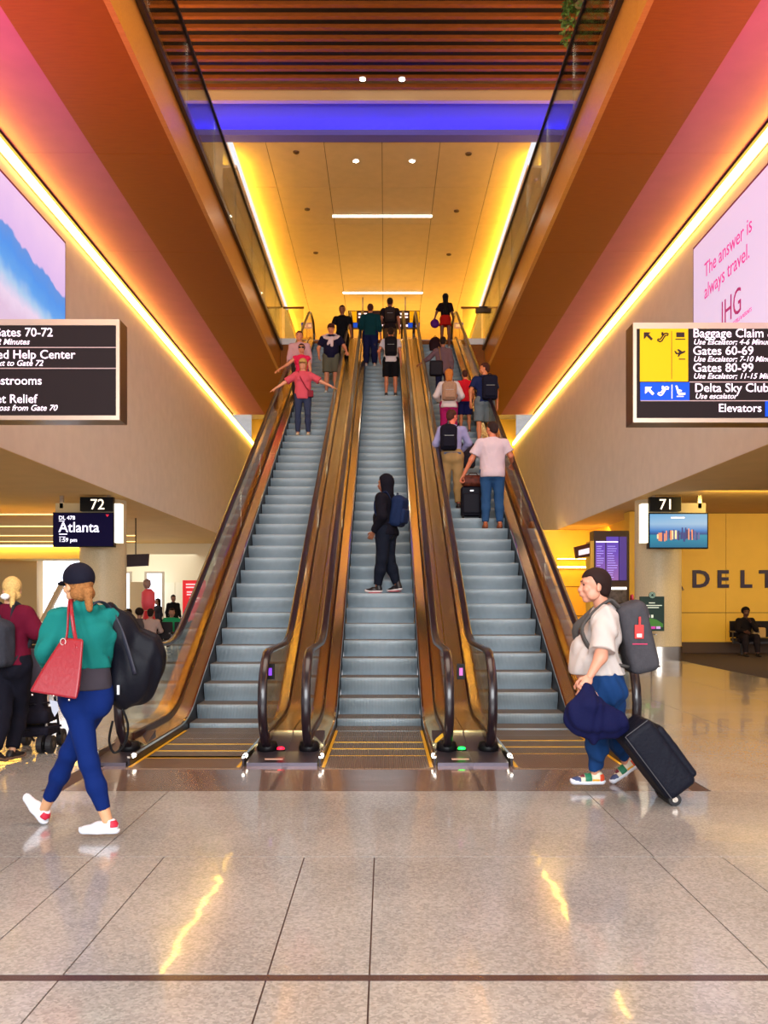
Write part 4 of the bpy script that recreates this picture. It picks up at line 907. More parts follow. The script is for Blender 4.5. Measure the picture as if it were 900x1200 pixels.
def person(label, pos, yaw, h=1.75, J={}, fem=False, b=1., belly=0., top=None, bottom=None, shoes=None, hair=None, skin=(214, 160, 130), head=(0, 0), res=.014, hands=('relax', 'relax'), group=None, eyes=True, world=False, far=False, sleeve2=None, hs=1.05):
    """local frame: faces -y, left side of the body = +x. J overrides joints (local metres, or world points if world)"""
    s = h/1.75; hip = .098 if not fem else .1; sw = (.178 if not fem else .158)*b
    D = dict(pel=(0, 0, .95), wai=(0, 0, 1.08), che=(0, .0, 1.29), nec=(0, .012, 1.47), hea=(0, -.012, 1.635),
             shL=(sw, 0, 1.40), elL=(sw+.055, .02, 1.13), wrL=(sw+.08, -.06, .90), shR=(-sw, 0, 1.40), elR=(-sw-.055, .02, 1.13), wrR=(-sw-.08, -.06, .90),
             hiL=(hip, 0, .92), knL=(hip+.012, -.02, .50), anL=(hip+.02, .03, .085), hiR=(-hip, 0, .92), knR=(-hip-.012, -.02, .50), anR=(-hip-.02, .03, .085))
    D = {k: V(v)*s for k, v in D.items()}
    Rz = Matrix.Rotation(-yaw, 3, 'Z'); pos = V(pos)
    toe = {'L': V((.02, -1, 0)), 'R': V((-.02, -1, 0))}; hdir = {'L': None, 'R': None}
    for k, v in J.items():
        v = V(v)
        if k.startswith('toe'): toe[k[3]] = (Rz @ v) if world else v; continue
        if k.startswith('palm'): hdir[k[4]] = (Rz @ v) if world else v; continue
        D[k] = (Rz @ (v-pos)) if world else v*s
    root = lthing('person', label, 'person', pos, yaw if abs(yaw) > 1e-6 else 1e-6, group)
    g = D; q = s*b; f6 = .62
    skinm = mat('skin_%d_%d_%d' % skin, skin, .5, noise=(9, .05))
    def torso(e=0., k=1.):
        cw = .105*q*k+e; L = []
        L.append(cap(lerp(g['shL'], g['shR'], .14)-V((0, 0, .03)), lerp(g['shL'], g['shR'], .86)-V((0, 0, .03)), .056*q+e, .056*q+e, (1, 1.0, 1)))
        for S2 in 'LR': L.append(cap(g['nec']-V((0, 0, .035*s)), g['sh'+S2]-V((0, 0, .01)), .046*q+e*.8, .048*q+e*.8))
        L.append(cap(lerp(g['che'], g['nec'], .3)-V((.055*q, 0, 0)), lerp(g['che'], g['nec'], .3)+V((.055*q, 0, 0)), cw, cw, (1, .80, 1)))
        L.append(cap(g['che']-V((.035*q, 0, .0)), g['wai']-V((.025*q, 0, 0)), .125*q*k+e, (.112 if not fem else .098)*q*k+e, (1, .74, 1)))
        L.append(cap(g['che']+V((.035*q, 0, .0)), g['wai']+V((.025*q, 0, 0)), .125*q*k+e, (.112 if not fem else .098)*q*k+e, (1, .74, 1)))
        L.append(cap(g['wai'], g['pel'], (.13 if not fem else .118)*q*k+e, .145*q+e, (1, .72, 1)))
        if fem:
            for sx in (-1, 1): L.append(ell(g['che']+V((sx*.075*q, -.075*q, .01*s)), (.062*q+e, .058*q+e, .062*q+e)))
        if belly: L.append(ell(lerp(g['wai'], g['pel'], -.1)+V((0, -.015*s-.035*belly, 0)), (.15*q+e, (.118+.035*belly)*q+e, .19*q+e)))
        return L
    # --- body mesh
    bp = torso(-.012)+[cap(g['nec']-V((0, 0, .04*s)), g['hea']+V((0, .02*s, -.06*s)), .056*q, .050*s), cap(g['pel']-V((.05*q, 0, 0)), g['pel']+V((.05*q, 0, 0)), .10*q, .10*q, (1, .85, 1))]
    for S2 in 'LR':
        bp += [cap(g['sh'+S2], g['el'+S2], .048*q, .038*q), cap(g['el'+S2], g['wr'+S2], .038*q, .025*s), cap(g['hi'+S2], g['kn'+S2], .078*q, .050*q), cap(g['kn'+S2], lerp(g['kn'+S2], g['an'+S2], .4), .047*q, .050*q), cap(lerp(g['kn'+S2], g['an'+S2], .4), g['an'+S2], .048*q, .032*s)]
    parts_ = [sdf_mesh(bp, res, .03)]
    HM = Matrix.Translation(g['hea']) @ Matrix.Rotation(head[0], 4, 'Z') @ Matrix.Rotation(head[1], 4, 'X') @ Matrix.Scale(s*hs if not far else s*1.07, 4)
    parts_ += [xf(v, HM) for v in head_vf(fem, .011 if far else .006)]
    for i, S2 in enumerate('LR'):
        d = g['wr'+S2]-g['el'+S2]; sgn = 1 if S2 == 'L' else -1
        pd = hdir[S2] if hdir[S2] is not None else V((-sgn*.8, -.5, 0))
        A = frame(d, pd)
        # thumb at +x of the frame; mirror so that it points forward (-y) when the palm faces the thigh
        want = V((0, -1, .2)) if hdir[S2] is None else V((-sgn, -.3, 0)); xd = V((A[0][0], A[1][0], A[2][0]))
        if xd.dot(want) < 0: A = A @ Matrix.Scale(-1, 4, (1, 0, 0))
        parts_.append(xf(hand_vf(hands[i], .0085 if far else .0055), Matrix.Translation(g['wr'+S2]) @ A @ Matrix.Scale(s, 4)))
    body = link('body', np_mesh('body', parts_), skinm, root)
    # --- face details
    if eyes:
        for sx in (-1, 1):
            e = MB(); e.lathe([(0, -.009), (.006, -.0065), (.009, 0), (.006, .0065), (0, .009)], (0, 0, 0), 10)
            me = e.mesh('eye', True); me.transform(HM @ Matrix.Translation((sx*.031, -.077, .012))); link('eye', me, mat('eye', (40, 28, 24), .2), root)
            bw = MB().tube([(sx*.015, -.091, .030), (sx*.032, -.087, .035), (sx*.048, -.074, .030)], .0038, 5); me = bw.mesh('eyebrow', True); me.transform(HM)
            link('eyebrow', me, mat('hair_%d_%d_%d' % tuple(hair['c']) if hair else 'brow', tuple(hair['c']) if hair else (50, 36, 28), .7), root)
    # --- clothing
    seed = hash(label) % 97 if False else sum(map(ord, label)) % 97
    if top:
        e = top.get('e', .014); L = torso(e); sl = top.get('sleeve', .55); hem = top.get('hem', .86)*s
        if top.get('loose'): L.append(cap(g['che'], g['pel'], .15*q+e, .16*q+e, (1, .78, 1)))
        for S2 in 'LR':
            if sl <= 0: continue
            r0 = .052*q+e*1.1
            if sl <= 1: L.append(cap(g['sh'+S2], lerp(g['sh'+S2], g['el'+S2], sl), r0, r0*.96+(.012 if sl < .9 else 0), cut=True))
            else: L += [cap(g['sh'+S2], g['el'+S2], r0, .046*q+e), cap(g['el'+S2], lerp(g['el'+S2], g['wr'+S2], sl-1), .044*q+e, .032*s+e, cut=True)]
        if top.get('extend', True):
            L.append(cap(g['pel']+V((0, 0, .05)), g['pel']-V((0, 0, .12*s)), .145*q+e, .14*q+e, (1, .80, 1)))
            for sx in (-1, 1): L.append(ell(g['pel']+V((sx*.065*q, .05*q, -.05*s)), (.09*q+e, .085*q+e, .10*q+e)))
        nk = g['nec'].z+top.get('neck', -.0)*s
        hz = hem
        if top.get('hood_up'):
            L += [cap(g['nec'], g['hea'], .085*s, .09*s), ]
        if top.get('hood'): L += [cap(g['nec']+V((-.05, .05, -.01))*1, g['nec']+V((.05, .05, -.01)), .045*s, .045*s)]
        post = lambda F_, X, Y, Z: np.maximum(F_, hz-Z)
        if top.get('collar', 1) and not top.get('hood_up'):
            L.append(cap(g['nec']-V((0, 0, .04*s)), g['nec']+V((0, -.005, .012*s)), .075*q, .064*s+e*.4, cut=True))
        o = link(top.get('name', 'shirt'), np_mesh('shirt', [sdf_mesh(L, res*.9, .035, post=post, wr=top.get('wr', .004), seed=seed)]), mat('cloth_%d_%d_%d' % top['c'], top['c'], .85, bump=(8, .55) if not far else None), root)
        if top.get('label'): o['label'] = top['label']
        if top.get('under'):
            u = top['under']; z1 = hem+.02; z0 = u['hem']*s
            L2 = torso(e*.6)+[cap(g['pel']+V((0, 0, .05)), g['pel']-V((0, 0, .14*s)), .145*q+e*.6, .145*q+e*.6, (1, .80, 1))]
            o = link('undershirt', np_mesh('undershirt', [sdf_mesh(L2, res*.9, .035, post=lambda F_, X, Y, Z: np.maximum(F_, np.maximum(z0-Z, Z-z1-.05)), wr=.003, seed=seed+3)]), mat('cloth_%d_%d_%d' % u['c'], u['c'], .85), root)
            o['label'] = u.get('label', 'longer undershirt showing below the top')
    if bottom:
        e = bottom.get('e', .012); ln = bottom.get('len', 1.93); L = [cap(g['pel']-V((.05*q, 0, .0)), g['pel']+V((.05*q, 0, 0)), .115*q+e, .115*q+e, (1, .85, 1)), cap(g['wai'], g['pel'], .125*q+e*.5, .145*q+e*.8, (1, .74, 1)), ]
        if bottom.get('skirt'):
            zz = bottom['skirt']*s; c_ = (g['hiL']+g['hiR'])/2
            L += [cap(c_+V((0, 0, .03)), V((c_.x, c_.y, zz)), .15*q+e, .19*q+e, (1, .8, 1), cut=True)]
        else:
            for S2 in 'LR':
                if ln <= 1: L.append(cap(g['hi'+S2], lerp(g['hi'+S2], g['kn'+S2], ln), .086*q+e, .066*q+e*1.5, cut=True)); continue
                t = ln-1; L += [cap(g['hi'+S2], g['kn'+S2], .086*q+e, .054*q+e), cap(g['kn'+S2], lerp(g['kn'+S2], g['an'+S2], .4), .052*q+e, .053*q+e), cap(lerp(g['kn'+S2], g['an'+S2], .4), lerp(g['kn'+S2], g['an'+S2], t), .052*q+e, (.038*s+e)*bottom.get('cuff', 1.), cut=True)]
            for S2 in 'LR': L.append(ell(g['pel']+V(((1 if S2 == 'L' else -1)*.065*q, .05*q, -.05*s)), (.085*q+e*.6, .08*q+e*.6, .09*q+e*.6)))
        wz = g['wai'].z-.01*s
        o = link(bottom.get('name', 'trousers'), np_mesh('trousers', [sdf_mesh(L, res*.9, .03, post=lambda F_, X, Y, Z: np.maximum(F_, Z-wz), wr=bottom.get('wr', .004), seed=seed+11)]), mat('cloth_%d_%d_%d' % bottom['c'], bottom['c'], .85, bump=(9, .4) if not far else None), root)
    if shoes:
        U, G = shoe_vf(shoes.get('style', 'low'), .012 if far else .007)
        for S2 in 'LR':
            an = g['an'+S2]; t = toe[S2].normalized()
            up_ = V((0, 0, 1)); x = t.cross(up_)
            if x.length < .1: x = V((1, 0, 0))
            x.normalize(); z = x.cross(t).normalized()     # local axes: x, y=-toe, z
            x = -x; A = Matrix(((x.x, -t.x, z.x, 0), (x.y, -t.y, z.y, 0), (x.z, -t.z, z.z, 0), (0, 0, 0, 1)))
            if A.to_3x3().determinant() < 0: A = A @ Matrix.Scale(-1, 4, (1, 0, 0))
            sc_ = s*(.92 if fem else 1.)
            M4 = Matrix.Translation(an) @ A @ Matrix.Scale(sc_, 4) @ Matrix.Translation((0, -.0, -.085))
            sh = link('shoe', np_mesh('shoe', [xf(U, M4)]), mat('shoe_%d_%d_%d' % shoes['c'], shoes['c'], .5), root)
            link('sole', np_mesh('sole', [xf(G, M4)]), mat('sole_%d_%d_%d' % shoes.get('sole', (235, 235, 235)), shoes.get('sole', (235, 235, 235)), .6), sh)
            for ex in shoes.get('extra', []): ex(sh, M4)
    if hair:
        k = hair.get('k', 'short'); r0 = .008 if not far else .012; hm = mat('hair_%d_%d_%d' % tuple(hair['c']), tuple(hair['c']), .6, noise=(60, .3), bump=(120, .6))
        def hv():
            face = lambda F_, X, Y, Z: np.maximum(F_, np.minimum(-.025-Y, .062-Z))
            if k == 'short': return sdf_mesh([ell((0, .010, .036), (.082, .101, .092)), ell((0, .055, -.02), (.062, .052, .058))], r0, .02, post=lambda F_, X, Y, Z: np.maximum(F_, np.minimum(-.012-Y-.5*(Z-.02), .060-Z+.25*(Y+.06))), wr=.002, wf=3)
            if k == 'afro': return sdf_mesh([ell((0, .02, .05), (.105, .115, .10))], r0, .02, post=face, wr=.003, wf=3)
            if k == 'bob': return sdf_mesh([ell((0, .012, .034), (.086, .104, .094)), cap((0, .045, 0), (0, .06, -.13), .082, .075, (1, .8, 1))], r0, .03, post=face, wr=.004, wf=.6)
            if k == 'long': return sdf_mesh([ell((0, .012, .034), (.086, .104, .094)), cap((0, .05, 0), (0, .10, -.48), .085, .06, (1.05, .7, 1))], r0, .03, post=face, wr=.004, wf=.5)
            if k == 'bun': return sdf_mesh([ell((0, .010, .034), (.082, .102, .092)), ell((0, .12, .06), (.045, .04, .04))], r0, .02, post=face, wr=.002, wf=2)
            if k == 'pony': return sdf_mesh([ell((0, .010, .034), (.082, .102, .092)), ell((0, .05, -.05), (.077, .058, .052)), cap((0, .112, -.05), (0, .125, -.15), .030, .018), ell((0, .108, -.045), (.03, .026, .03))], r0, .02, post=face, wr=.002, wf=2)
        o = link('hair', np_mesh('hair', [xf(cached(('hair', k, r0), hv), HM)]), hm, root)
        if hair.get('cap'):
            c = hair['cap']
            hk = sdf_mesh([ell((0, .008, .045), (.090, .108, .094))], .008, .01, post=lambda F_, X, Y, Z: np.maximum(F_, .010-.24*Y-Z))
            bl = sdf_mesh([ell((0, -.105, .035), (.070, .085, .012))], .007, .01)
            cm = mat('cap_%d_%d_%d' % c, c, .8); cp = link('cap', np_mesh('cap', [xf(hk, HM)]), cm, root)
            link('brim', np_mesh('brim', [xf(bl, HM @ Matrix.Rotation(.12, 4, 'X'))]), cm, cp)
    root['_hm'] = 0; del root['_hm']
    return root, g, HM
def pack(label, pos, yaw, g, c, size=(.15, .085, .23), cat='backpack', name='backpack', off=.17, z=None, cx=0., straps=True, c2=None, res=.011, pocket=True, tilt=0., top_handle=None, so=1., sw_=.022):
    """backpack on the back (+y) of a person with joints g in the same local frame"""
    root = lthing(name, label, cat, pos, yaw if abs(yaw) > 1e-6 else 1e-6)
    ch = g['che']; zz = z if z is not None else ch.z-.06; yc = ch.y+off; C0 = V((ch.x+cx, yc, zz))
    R = np.array(Matrix.Rotation(tilt, 3, 'X'))
    L = [rbox(C0, size, .06, R), ell(C0+V((0, 0, size[2]*.72)), (size[0]*.88, size[1]*.95, .09))]
    m = mat('pack_%d_%d_%d' % c, c, .8, bump=(70, .2), noise=(25, .1))
    bdy = link('bag_body', np_mesh('bag_body', [sdf_mesh(L, res, .04, wr=.003, seed=4)]), m, root)
    m2 = mat('pack_%d_%d_%d' % (c2 or tuple(int(v*.8) for v in c)), c2 or tuple(int(v*.8) for v in c), .8)
    if pocket:
        link('front_pocket', np_mesh('front_pocket', [sdf_mesh([rbox(C0+V((0, size[1]*.85, -size[2]*.32)), (size[0]*.78, .045, size[2]*.5), .035, R)], res, .02)]), m, bdy)
        MB().tube([C0+V((x, size[1]*.85+.046, -size[2]*.32+size[2]*.42)) for x in (-size[0]*.55, 0, size[0]*.55)], .004, 5).build('zip', mat('zip', (150, 150, 150), .4, .5), bdy)
    MB().tube([C0+V((x, size[1]*.9-.02*abs(x)*8, size[2]*.5+.06*(1-(x/size[0])**2))) for x in [size[0]*.8*k/5 for k in range(-5, 6)]], .0035, 5).build('zip', mat('zip', (150, 150, 150), .4, .5), bdy)
    MB().tube([C0+V((-.03, -.02, size[2]+.02)), C0+V((-.02, -.02, size[2]+.055)), C0+V((.02, -.02, size[2]+.055)), C0+V((.03, -.02, size[2]+.02))], .008, 6).build('grab_handle', top_handle or m2, bdy, smooth=True)
    if straps:
        for S2, sg in (('L', 1), ('R', -1)):
            sh = g['sh'+S2]; a = lerp(sh, g['nec'], .42)
            top_ = C0+V((sg*.07, -size[1], size[2]*.75)); bot = C0+V((sg*size[0]*.8, -size[1]*.8, -size[2]*.8))
            up = a+V((0, .02, .065*so)); fr = a+V((sg*.01, -.085*so, -.02)); md = lerp(a, g['che'], .75)+V((sg*.085*so, -.125*so, -.0)); ar = V((sh.x*1.0-.0, ch.y-.06, ch.z-.14))
            pts = [top_, up+V((0, .05, -.02)), up, fr, md, ar, bot]; pp = []
            for i in range(len(pts)-1):
                p0 = pts[max(i-1, 0)]; p1 = pts[i]; p2 = pts[i+1]; p3 = pts[min(i+2, len(pts)-1)]
                for t in (0, .25, .5, .75): pp.append(.5*((2*p1)+(p2-p0)*t+(2*p0-5*p1+4*p2-p3)*t*t+(3*p1-p0-3*p2+p3)*t**3))
            pp.append(pts[-1])
            MB().tube(pp, sw_, 8, sc=(1, .4)).build('strap', m2, root, smooth=True)
    return root, C0, m, bdy
# ------------------------------------------------------------------ riders on the escalators
def onstep(e, px, pyfeet, dy=.2):
    y, z = nose(e, pyfeet); Y = y+dy; return (XP(px, Y), Y, z+.001)
W_ = (235, 235, 235)
def steppose(**k): return k
# left escalator, coming down
p = onstep(0, 355, 513, .17)
person('woman in pink tee and beige cap descending with both arms out to the handrails', p, 0, 1.72, dict(elR=(-.42, -.02, 1.22), wrR=(-.62, -.10, 1.07), elL=(.42, -.02, 1.24), wrL=(.66, -.14, 1.11), palmL=(0, 0, -1), palmR=(0, 0, -1)),
       fem=True, b=1.02, top=dict(c=(232, 92, 110), sleeve=.85, hem=.84, e=.02, loose=True), bottom=dict(c=(58, 66, 96), e=.014), shoes=dict(c=(214, 190, 150), sole=(225, 205, 175)), hair=dict(k='bob', c=(150, 110, 60), cap=(206, 164, 96)), skin=(228, 158, 124), far=True, hands=('flat', 'flat'))
sb = lthing('crossbody_bag', 'small dark red bag on a strap across the front of the woman in the cap', 'bag', p, 1e-6)
MB().tube([(-.07, .07, 1.46), (-.10, -.04, 1.45), (-.04, -.155, 1.28), (.07, -.17, 1.08), (.16, -.10, .98)], .012, 6).build('strap', mat('bag_wine', (120, 24, 40), .6), sb, smooth=True)
MB().box(.12, .24, -.16, -.06, .86, 1.0).build('pouch', mat('bag_wine', (120, 24, 40)), sb)
p = onstep(0, 354, 484); p = (XP(353.5, p[1]), p[1], p[2])
person('woman in bright pink sleeveless top with sunglasses behind the one in the cap', p, 0, 1.68, dict(elR=(-.36, -.05, 1.22), wrR=(-.55, -.22, 1.05), palmR=(0, 0, -1)), fem=True, b=.98, top=dict(c=(240, 40, 90), sleeve=.12, hem=.84), bottom=dict(c=(40, 40, 60)), shoes=dict(c=(60, 50, 50)), hair=dict(k='bun', c=(60, 30, 20)), skin=(216, 140, 104), far=True, eyes=False)
g_ = thing('sunglasses', 'dark sunglasses on the face of the woman in bright pink', 'glasses', p)
MB().box(p[0]-.062, p[0]-.008, p[1]-.115, p[1]-.095, p[2]+1.562, p[2]+1.60).box(p[0]+.008, p[0]+.062, p[1]-.115, p[1]-.095, p[2]+1.562, p[2]+1.60).build('lenses', BLACK, g_)
MB().tube([(p[0]-.075, p[1]+.01, p[2]+1.585), (p[0]-.07, p[1]-.09, p[2]+1.592), (p[0]+.07, p[1]-.09, p[2]+1.592), (p[0]+.075, p[1]+.01, p[2]+1.585)], .004, 5).build('frame', BLACK, g_)
p = onstep(0, 351, 473); p = (XP(351, 22.5), 22.3+.2, path_z(22.3)[0])
p = onstep(0, 351, 468.5)
person('man in pale pink shirt standing behind the two women in pink', p, 0, 1.80, {}, b=1.08, top=dict(c=(222, 168, 176), sleeve=1.8, hem=.84), bottom=dict(c=(70, 60, 60)), shoes=dict(c=(80, 60, 50)), hair=dict(k='short', c=(70, 36, 20)), skin=(214, 136, 100), far=True)
p = onstep(0, 388, 461)
person('heavy man in navy tee and grey shorts with a white sweater over his shoulders', p, 0, 1.80, dict(elR=(-.32, .02, 1.14), wrR=(-.30, -.1, .92), elL=(.34, .0, 1.18), wrL=(.40, -.16, 1.02), palmL=(0, 0, -1)), b=1.16, belly=.6, top=dict(c=(24, 20, 52), sleeve=.7, hem=.88), bottom=dict(c=(104, 100, 84), len=.92, e=.022, name='shorts'), shoes=dict(c=(190, 180, 160)), hair=dict(k='short', c=(60, 34, 24), cap=(60, 30, 30)), skin=(206, 130, 96), far=True, head=(.15, 0))
sw = lthing('sweater', 'white sweater draped round the neck of the heavy man in navy', 'clothing', p, 1e-6)
link('shawl', np_mesh('shawl', [sdf_mesh([cap((-.20, -.01, 1.46), (-.09, .07, 1.53), .05, .055), cap((-.09, .07, 1.53), (.09, .07, 1.53), .055, .055), cap((.20, -.01, 1.46), (.09, .07, 1.53), .05, .055), cap((-.20, -.02, 1.46), (-.02, -.14, 1.40), .055, .05), cap((.20, -.02, 1.46), (.03, -.15, 1.39), .055, .05), cap((.03, -.16, 1.40), (.03, -.2, 1.2), .045, .04), cap((.0, -.17, 1.38), (-.07, -.19, 1.24), .04, .035)], .012, .03, wr=.004)]), mat('cloth_sweater', (232, 206, 212), .9), sw)
p = onstep(0, 401, 430); 
person('man in black tee near the top of the left escalator', p, 0, 1.80, dict(elR=(-.28, .02, 1.15), wrR=(-.31, -.02, .92)), top=dict(c=(16, 14, 18), sleeve=.6), bottom=dict(c=(16, 14, 20)), shoes=dict(c=(20, 20, 20)), hair=dict(k='short', c=(30, 18, 12)), skin=(150, 90, 56), far=True)
# centre escalator, going up
p = onstep(1, 452, 694, .15); yw = math.radians(-112)
# he faces left and slightly away, one foot behind the other
r, g, HM = person('hooded rider in black hoodie and dark trousers standing sideways on centre escalator', p, yw, 1.74, dict(wrL=(.19, -.12, .90), elL=(.26, .05, 1.13), wrR=(-.17, -.12, .92), elR=(-.25, .04, 1.13), knL=(.10, -.02, .5), anL=(.09, -.10, .095), knR=(-.10, .02, .5), anR=(-.11, .14, .12), toeR=(-.25, -1, -.12), toeL=(.1, -1, 0), pel=(0, .0, .95)),
       b=1.12, belly=.25, top=dict(c=(15, 13, 26), sleeve=1.95, hem=.86, e=.024, hood=True, name='hoodie', collar=1), bottom=dict(c=(20, 26, 42), e=.026, len=1.93, cuff=.95), shoes=dict(c=(26, 22, 28), sole=(226, 214, 214), style='high'), hair=dict(k='short', c=(20, 14, 14)), skin=(150, 92, 66), head=(0., .05), res=.011, hands=('relax', 'relax'))
hd = sdf_mesh([ell((0, .022, .03), (.098, .118, .118)), cap((0, .03, -.02), (0, .035, -.13), .098, .095, (1, .95, 1))], .008, .03, post=lambda F_, X, Y, Z: np.maximum(F_, np.minimum(-.040-Y, .088-Z)), wr=.002)
link('hood', np_mesh('hood', [xf(hd, HM)]), mat('cloth_15_13_26', (15, 13, 26)), r)
for sd in 'LR':
    q = g['an'+sd]; MB().box(q.x-.046, q.x+.046, q.y-.12, q.y+.05, q.z-.094, q.z-.086).build('red_outsole', mat('outsole_red', (190, 20, 50), .5), r)
pack('blue backpack worn by the hooded rider on the centre escalator', p, yw, g, (22, 40, 78), (.15, .095, .22), off=.21, z=1.20, c2=(26, 36, 66), tilt=-.16)
p = onstep(1, 458, 463)
r, g, HM = person('man in black shorts with a black backpack high on the centre escalator', p, PI, 1.78, dict(elL=(.30, .03, 1.15), wrL=(.28, -.14, .98)), b=1.0, top=dict(c=(214, 200, 204), sleeve=.6, hem=.86, loose=True), bottom=dict(c=(14, 12, 18), len=.95, e=.026, name='shorts'), shoes=dict(c=(30, 24, 26), sole=(225, 210, 200)), hair=dict(k='short', c=(34, 18, 14)), skin=(196, 116, 80), far=True, eyes=False)
pack('black backpack on the man in black shorts', p, PI, g, (20, 14, 22), (.155, .09, .23))
p = onstep(1, 434, 427)
person('broad man in dark teal top with blue trousers at the left of the centre escalator', p, PI, 1.82, dict(elL=(.28, .02, 1.15), wrL=(.26, -.1, .95)), b=1.15, top=dict(c=(8, 62, 66), sleeve=1.6, loose=True), bottom=dict(c=(24, 30, 74), e=.03), shoes=dict(c=(226, 206, 196), sole=(230, 215, 205)), hair=dict(k='short', c=(70, 34, 26)), skin=(196, 116, 80), far=True, eyes=False)
p = onstep(1, 457, 421)
r, g, HM = person('man with a mottled grey backpack ahead of the one in black shorts', p, PI, 1.84, {}, b=1.08, top=dict(c=(36, 24, 28), sleeve=.6), bottom=dict(c=(104, 78, 50), e=.02), shoes=dict(c=(40, 30, 30)), hair=dict(k='short', c=(46, 24, 18)), skin=(190, 112, 76), far=True, eyes=False)
pack('mottled grey backpack near the top of the centre escalator', p, PI, g, (62, 48, 44), (.15, .08, .21))
# right escalator, going up
p = onstep(2, 577, 617, .15)
r, g, HM = person('man in white tee and jeans with his left hand on a suitcase handle', p, PI, 1.84, dict(elR=(-.30, -.02, 1.20), wrR=(-.36, -.26, 1.10), palmR=(0, 0, -1), elL=(.34, -.02, 1.14), wrL=(.47, -.10, .88), palmL=(0, 0, -1), knL=(.10, -.03, .5)),
       b=1.10, belly=.2, top=dict(c=(226, 202, 210), sleeve=.72, hem=.84, e=.024, loose=True), bottom=dict(c=(44, 82, 128), e=.018), shoes=dict(c=(150, 76, 36), sole=(120, 60, 30)), hair=dict(k='short', c=(46, 30, 28)), skin=(210, 120, 84), head=(.5, 0), res=.011, hands=('grip', 'relax'), eyes=False)
hx, hy, hz = p[0]-.47, p[1]+.10, p[2]+.88
# suitcase one step above, bag on it
sc = onstep(2, 552, 605, .16); sy = sc[1]; x0 = XP(552, sy)
t = thing('suitcase', 'black upright suitcase with its pale handle raised beside the man in jeans', 'suitcase', (x0, sy, p[2]))
SK = mat('suitcase_black', (16, 14, 26), .6, bump=(50, .15)); zb = sc[2]
link('shell', np_mesh('shell', [sdf_mesh([rbox((x0, sy, zb+.30), (.18, .11, .26), .035)], .012, .02)]), SK, t)
link('front_pocket', np_mesh('front_pocket', [sdf_mesh([rbox((x0, sy-.11, zb+.26), (.155, .03, .18), .025)], .012, .02)]), SK, t)
for sx in (-.15, .15): MB().tube([(x0+sx-.02, sy-.08, zb+.03), (x0+sx+.02, sy-.08, zb+.03)], .03, 12).build('wheel', BLACK, t)
HNDL = mat('handle_pale', (236, 226, 232), .3, .5)
for sx in (-.05, .05): MB().tube([(x0+sx, sy+.05, zb+.54), (x0+sx, sy+.05, hz+.02)], .010, 6).build('handle_tube', HNDL, t)
MB().tube([(x0-.065, sy+.05, hz+.03), (x0+.065, sy+.05, hz+.03)], .016, 8).build('grip', BLACK, t)
part('badge', HNDL, t, (x0-.03, x0+.03, sy-.145, sy-.14, zb+.47, zb+.49))
t = thing('travel_bag', 'brown patterned travel bag resting on the black suitcase', 'bag', (x0, sy, zb+.57))
o = link('bag_body', np_mesh('bag_body', [sdf_mesh([rbox((x0+.03, sy-.04, zb+.66), (.20, .12, .10), .07)], .011, .03, wr=.004)]), mat('bag_brown', (86, 38, 26), .55, noise=(16, .7)), t)
MB().tube([(x0-.06, sy-.04, zb+.75), (x0-.03, sy-.04, zb+.80), (x0+.09, sy-.04, zb+.80), (x0+.12, sy-.04, zb+.75)], .011, 6).build('handle', mat('bag_handle', (50, 22, 18), .5), t, smooth=True)
p = onstep(2, 529.5, 594)
r, g, HM = person('man in pale blue shirt and khaki trousers with a black backpack on his left shoulder', p, PI, 1.80, dict(elR=(-.30, -.06, 1.18), wrR=(-.16, -.24, 1.04), elL=(.28, -.04, 1.17), wrL=(.2, -.24, 1.05)), b=1.06, top=dict(c=(166, 160, 206), sleeve=1.9, hem=.955, name='shirt', extend=False), bottom=dict(c=(178, 142, 92), e=.026), shoes=dict(c=(34, 22, 22), sole=(30, 20, 20)), hair=dict(k='short', c=(70, 36, 28)), skin=(224, 110, 84), head=(-.7, .1), res=.012, eyes=False)
part('belt', mat('belt_navy', (24, 20, 60), .5), r, (-.155, .155, .105, .135, .98, 1.02))
pack('black backpack with a white mark on the khaki man', p, PI, g, (18, 16, 32), (.15, .09, .225), cx=.07, off=.175)
t = lthing('holdall', 'dark round topped holdall between the khaki man and the man in white', 'bag', (0, 0, 0), 1e-6)
q = onstep(2, 548, 578, .2); x0 = XP(548.5, q[1]); zz = ZP(533, q[1])
link('bag_body', np_mesh('bag_body', [sdf_mesh([ell((x0, q[1], zz+.05), (.165, .12, .21)), rbox((x0, q[1], zz-.10), (.135, .10, .15), .05)], .012, .06)]), mat('holdall_dark', (40, 32, 42), .7), t)
part('lower_panel', mat('holdall_black', (18, 14, 28), .6), t, (x0-.12, x0+.12, q[1]-.125, q[1]-.08, zz-.24, zz-.03))
MB().tube([(x0-.06, q[1], zz+.24), (x0-.04, q[1], zz+.3), (x0+.04, q[1], zz+.3), (x0+.06, q[1], zz+.24)], .012, 6).build('handle', BLACK, t, smooth=True)
p = onstep(2, 568, 520)
r, g, HM = person('man in navy tee and grey shorts turning his head beside the red child', p, PI, 1.80, dict(elL=(.30, .04, 1.15), wrL=(.30, .02, .93), knL=(.12, .0, .5), knR=(-.12, -.03, .5), anR=(-.12, -.02, .1)), b=1.08, top=dict(c=(30, 40, 84), sleeve=.7, hem=.9), bottom=dict(c=(112, 122, 128), len=.97, e=.03, name='shorts'), shoes=dict(c=(190, 180, 170), sole=(150, 140, 130)), hair=dict(k='short', c=(60, 28, 20)), skin=(208, 122, 76), head=(1.25, 0), res=.012)
pack('large black backpack on the man in navy tee', p, PI, g, (20, 20, 40), (.165, .11, .26), cx=-.09, off=.2, z=1.22)
p = onstep(2, 545, 503)
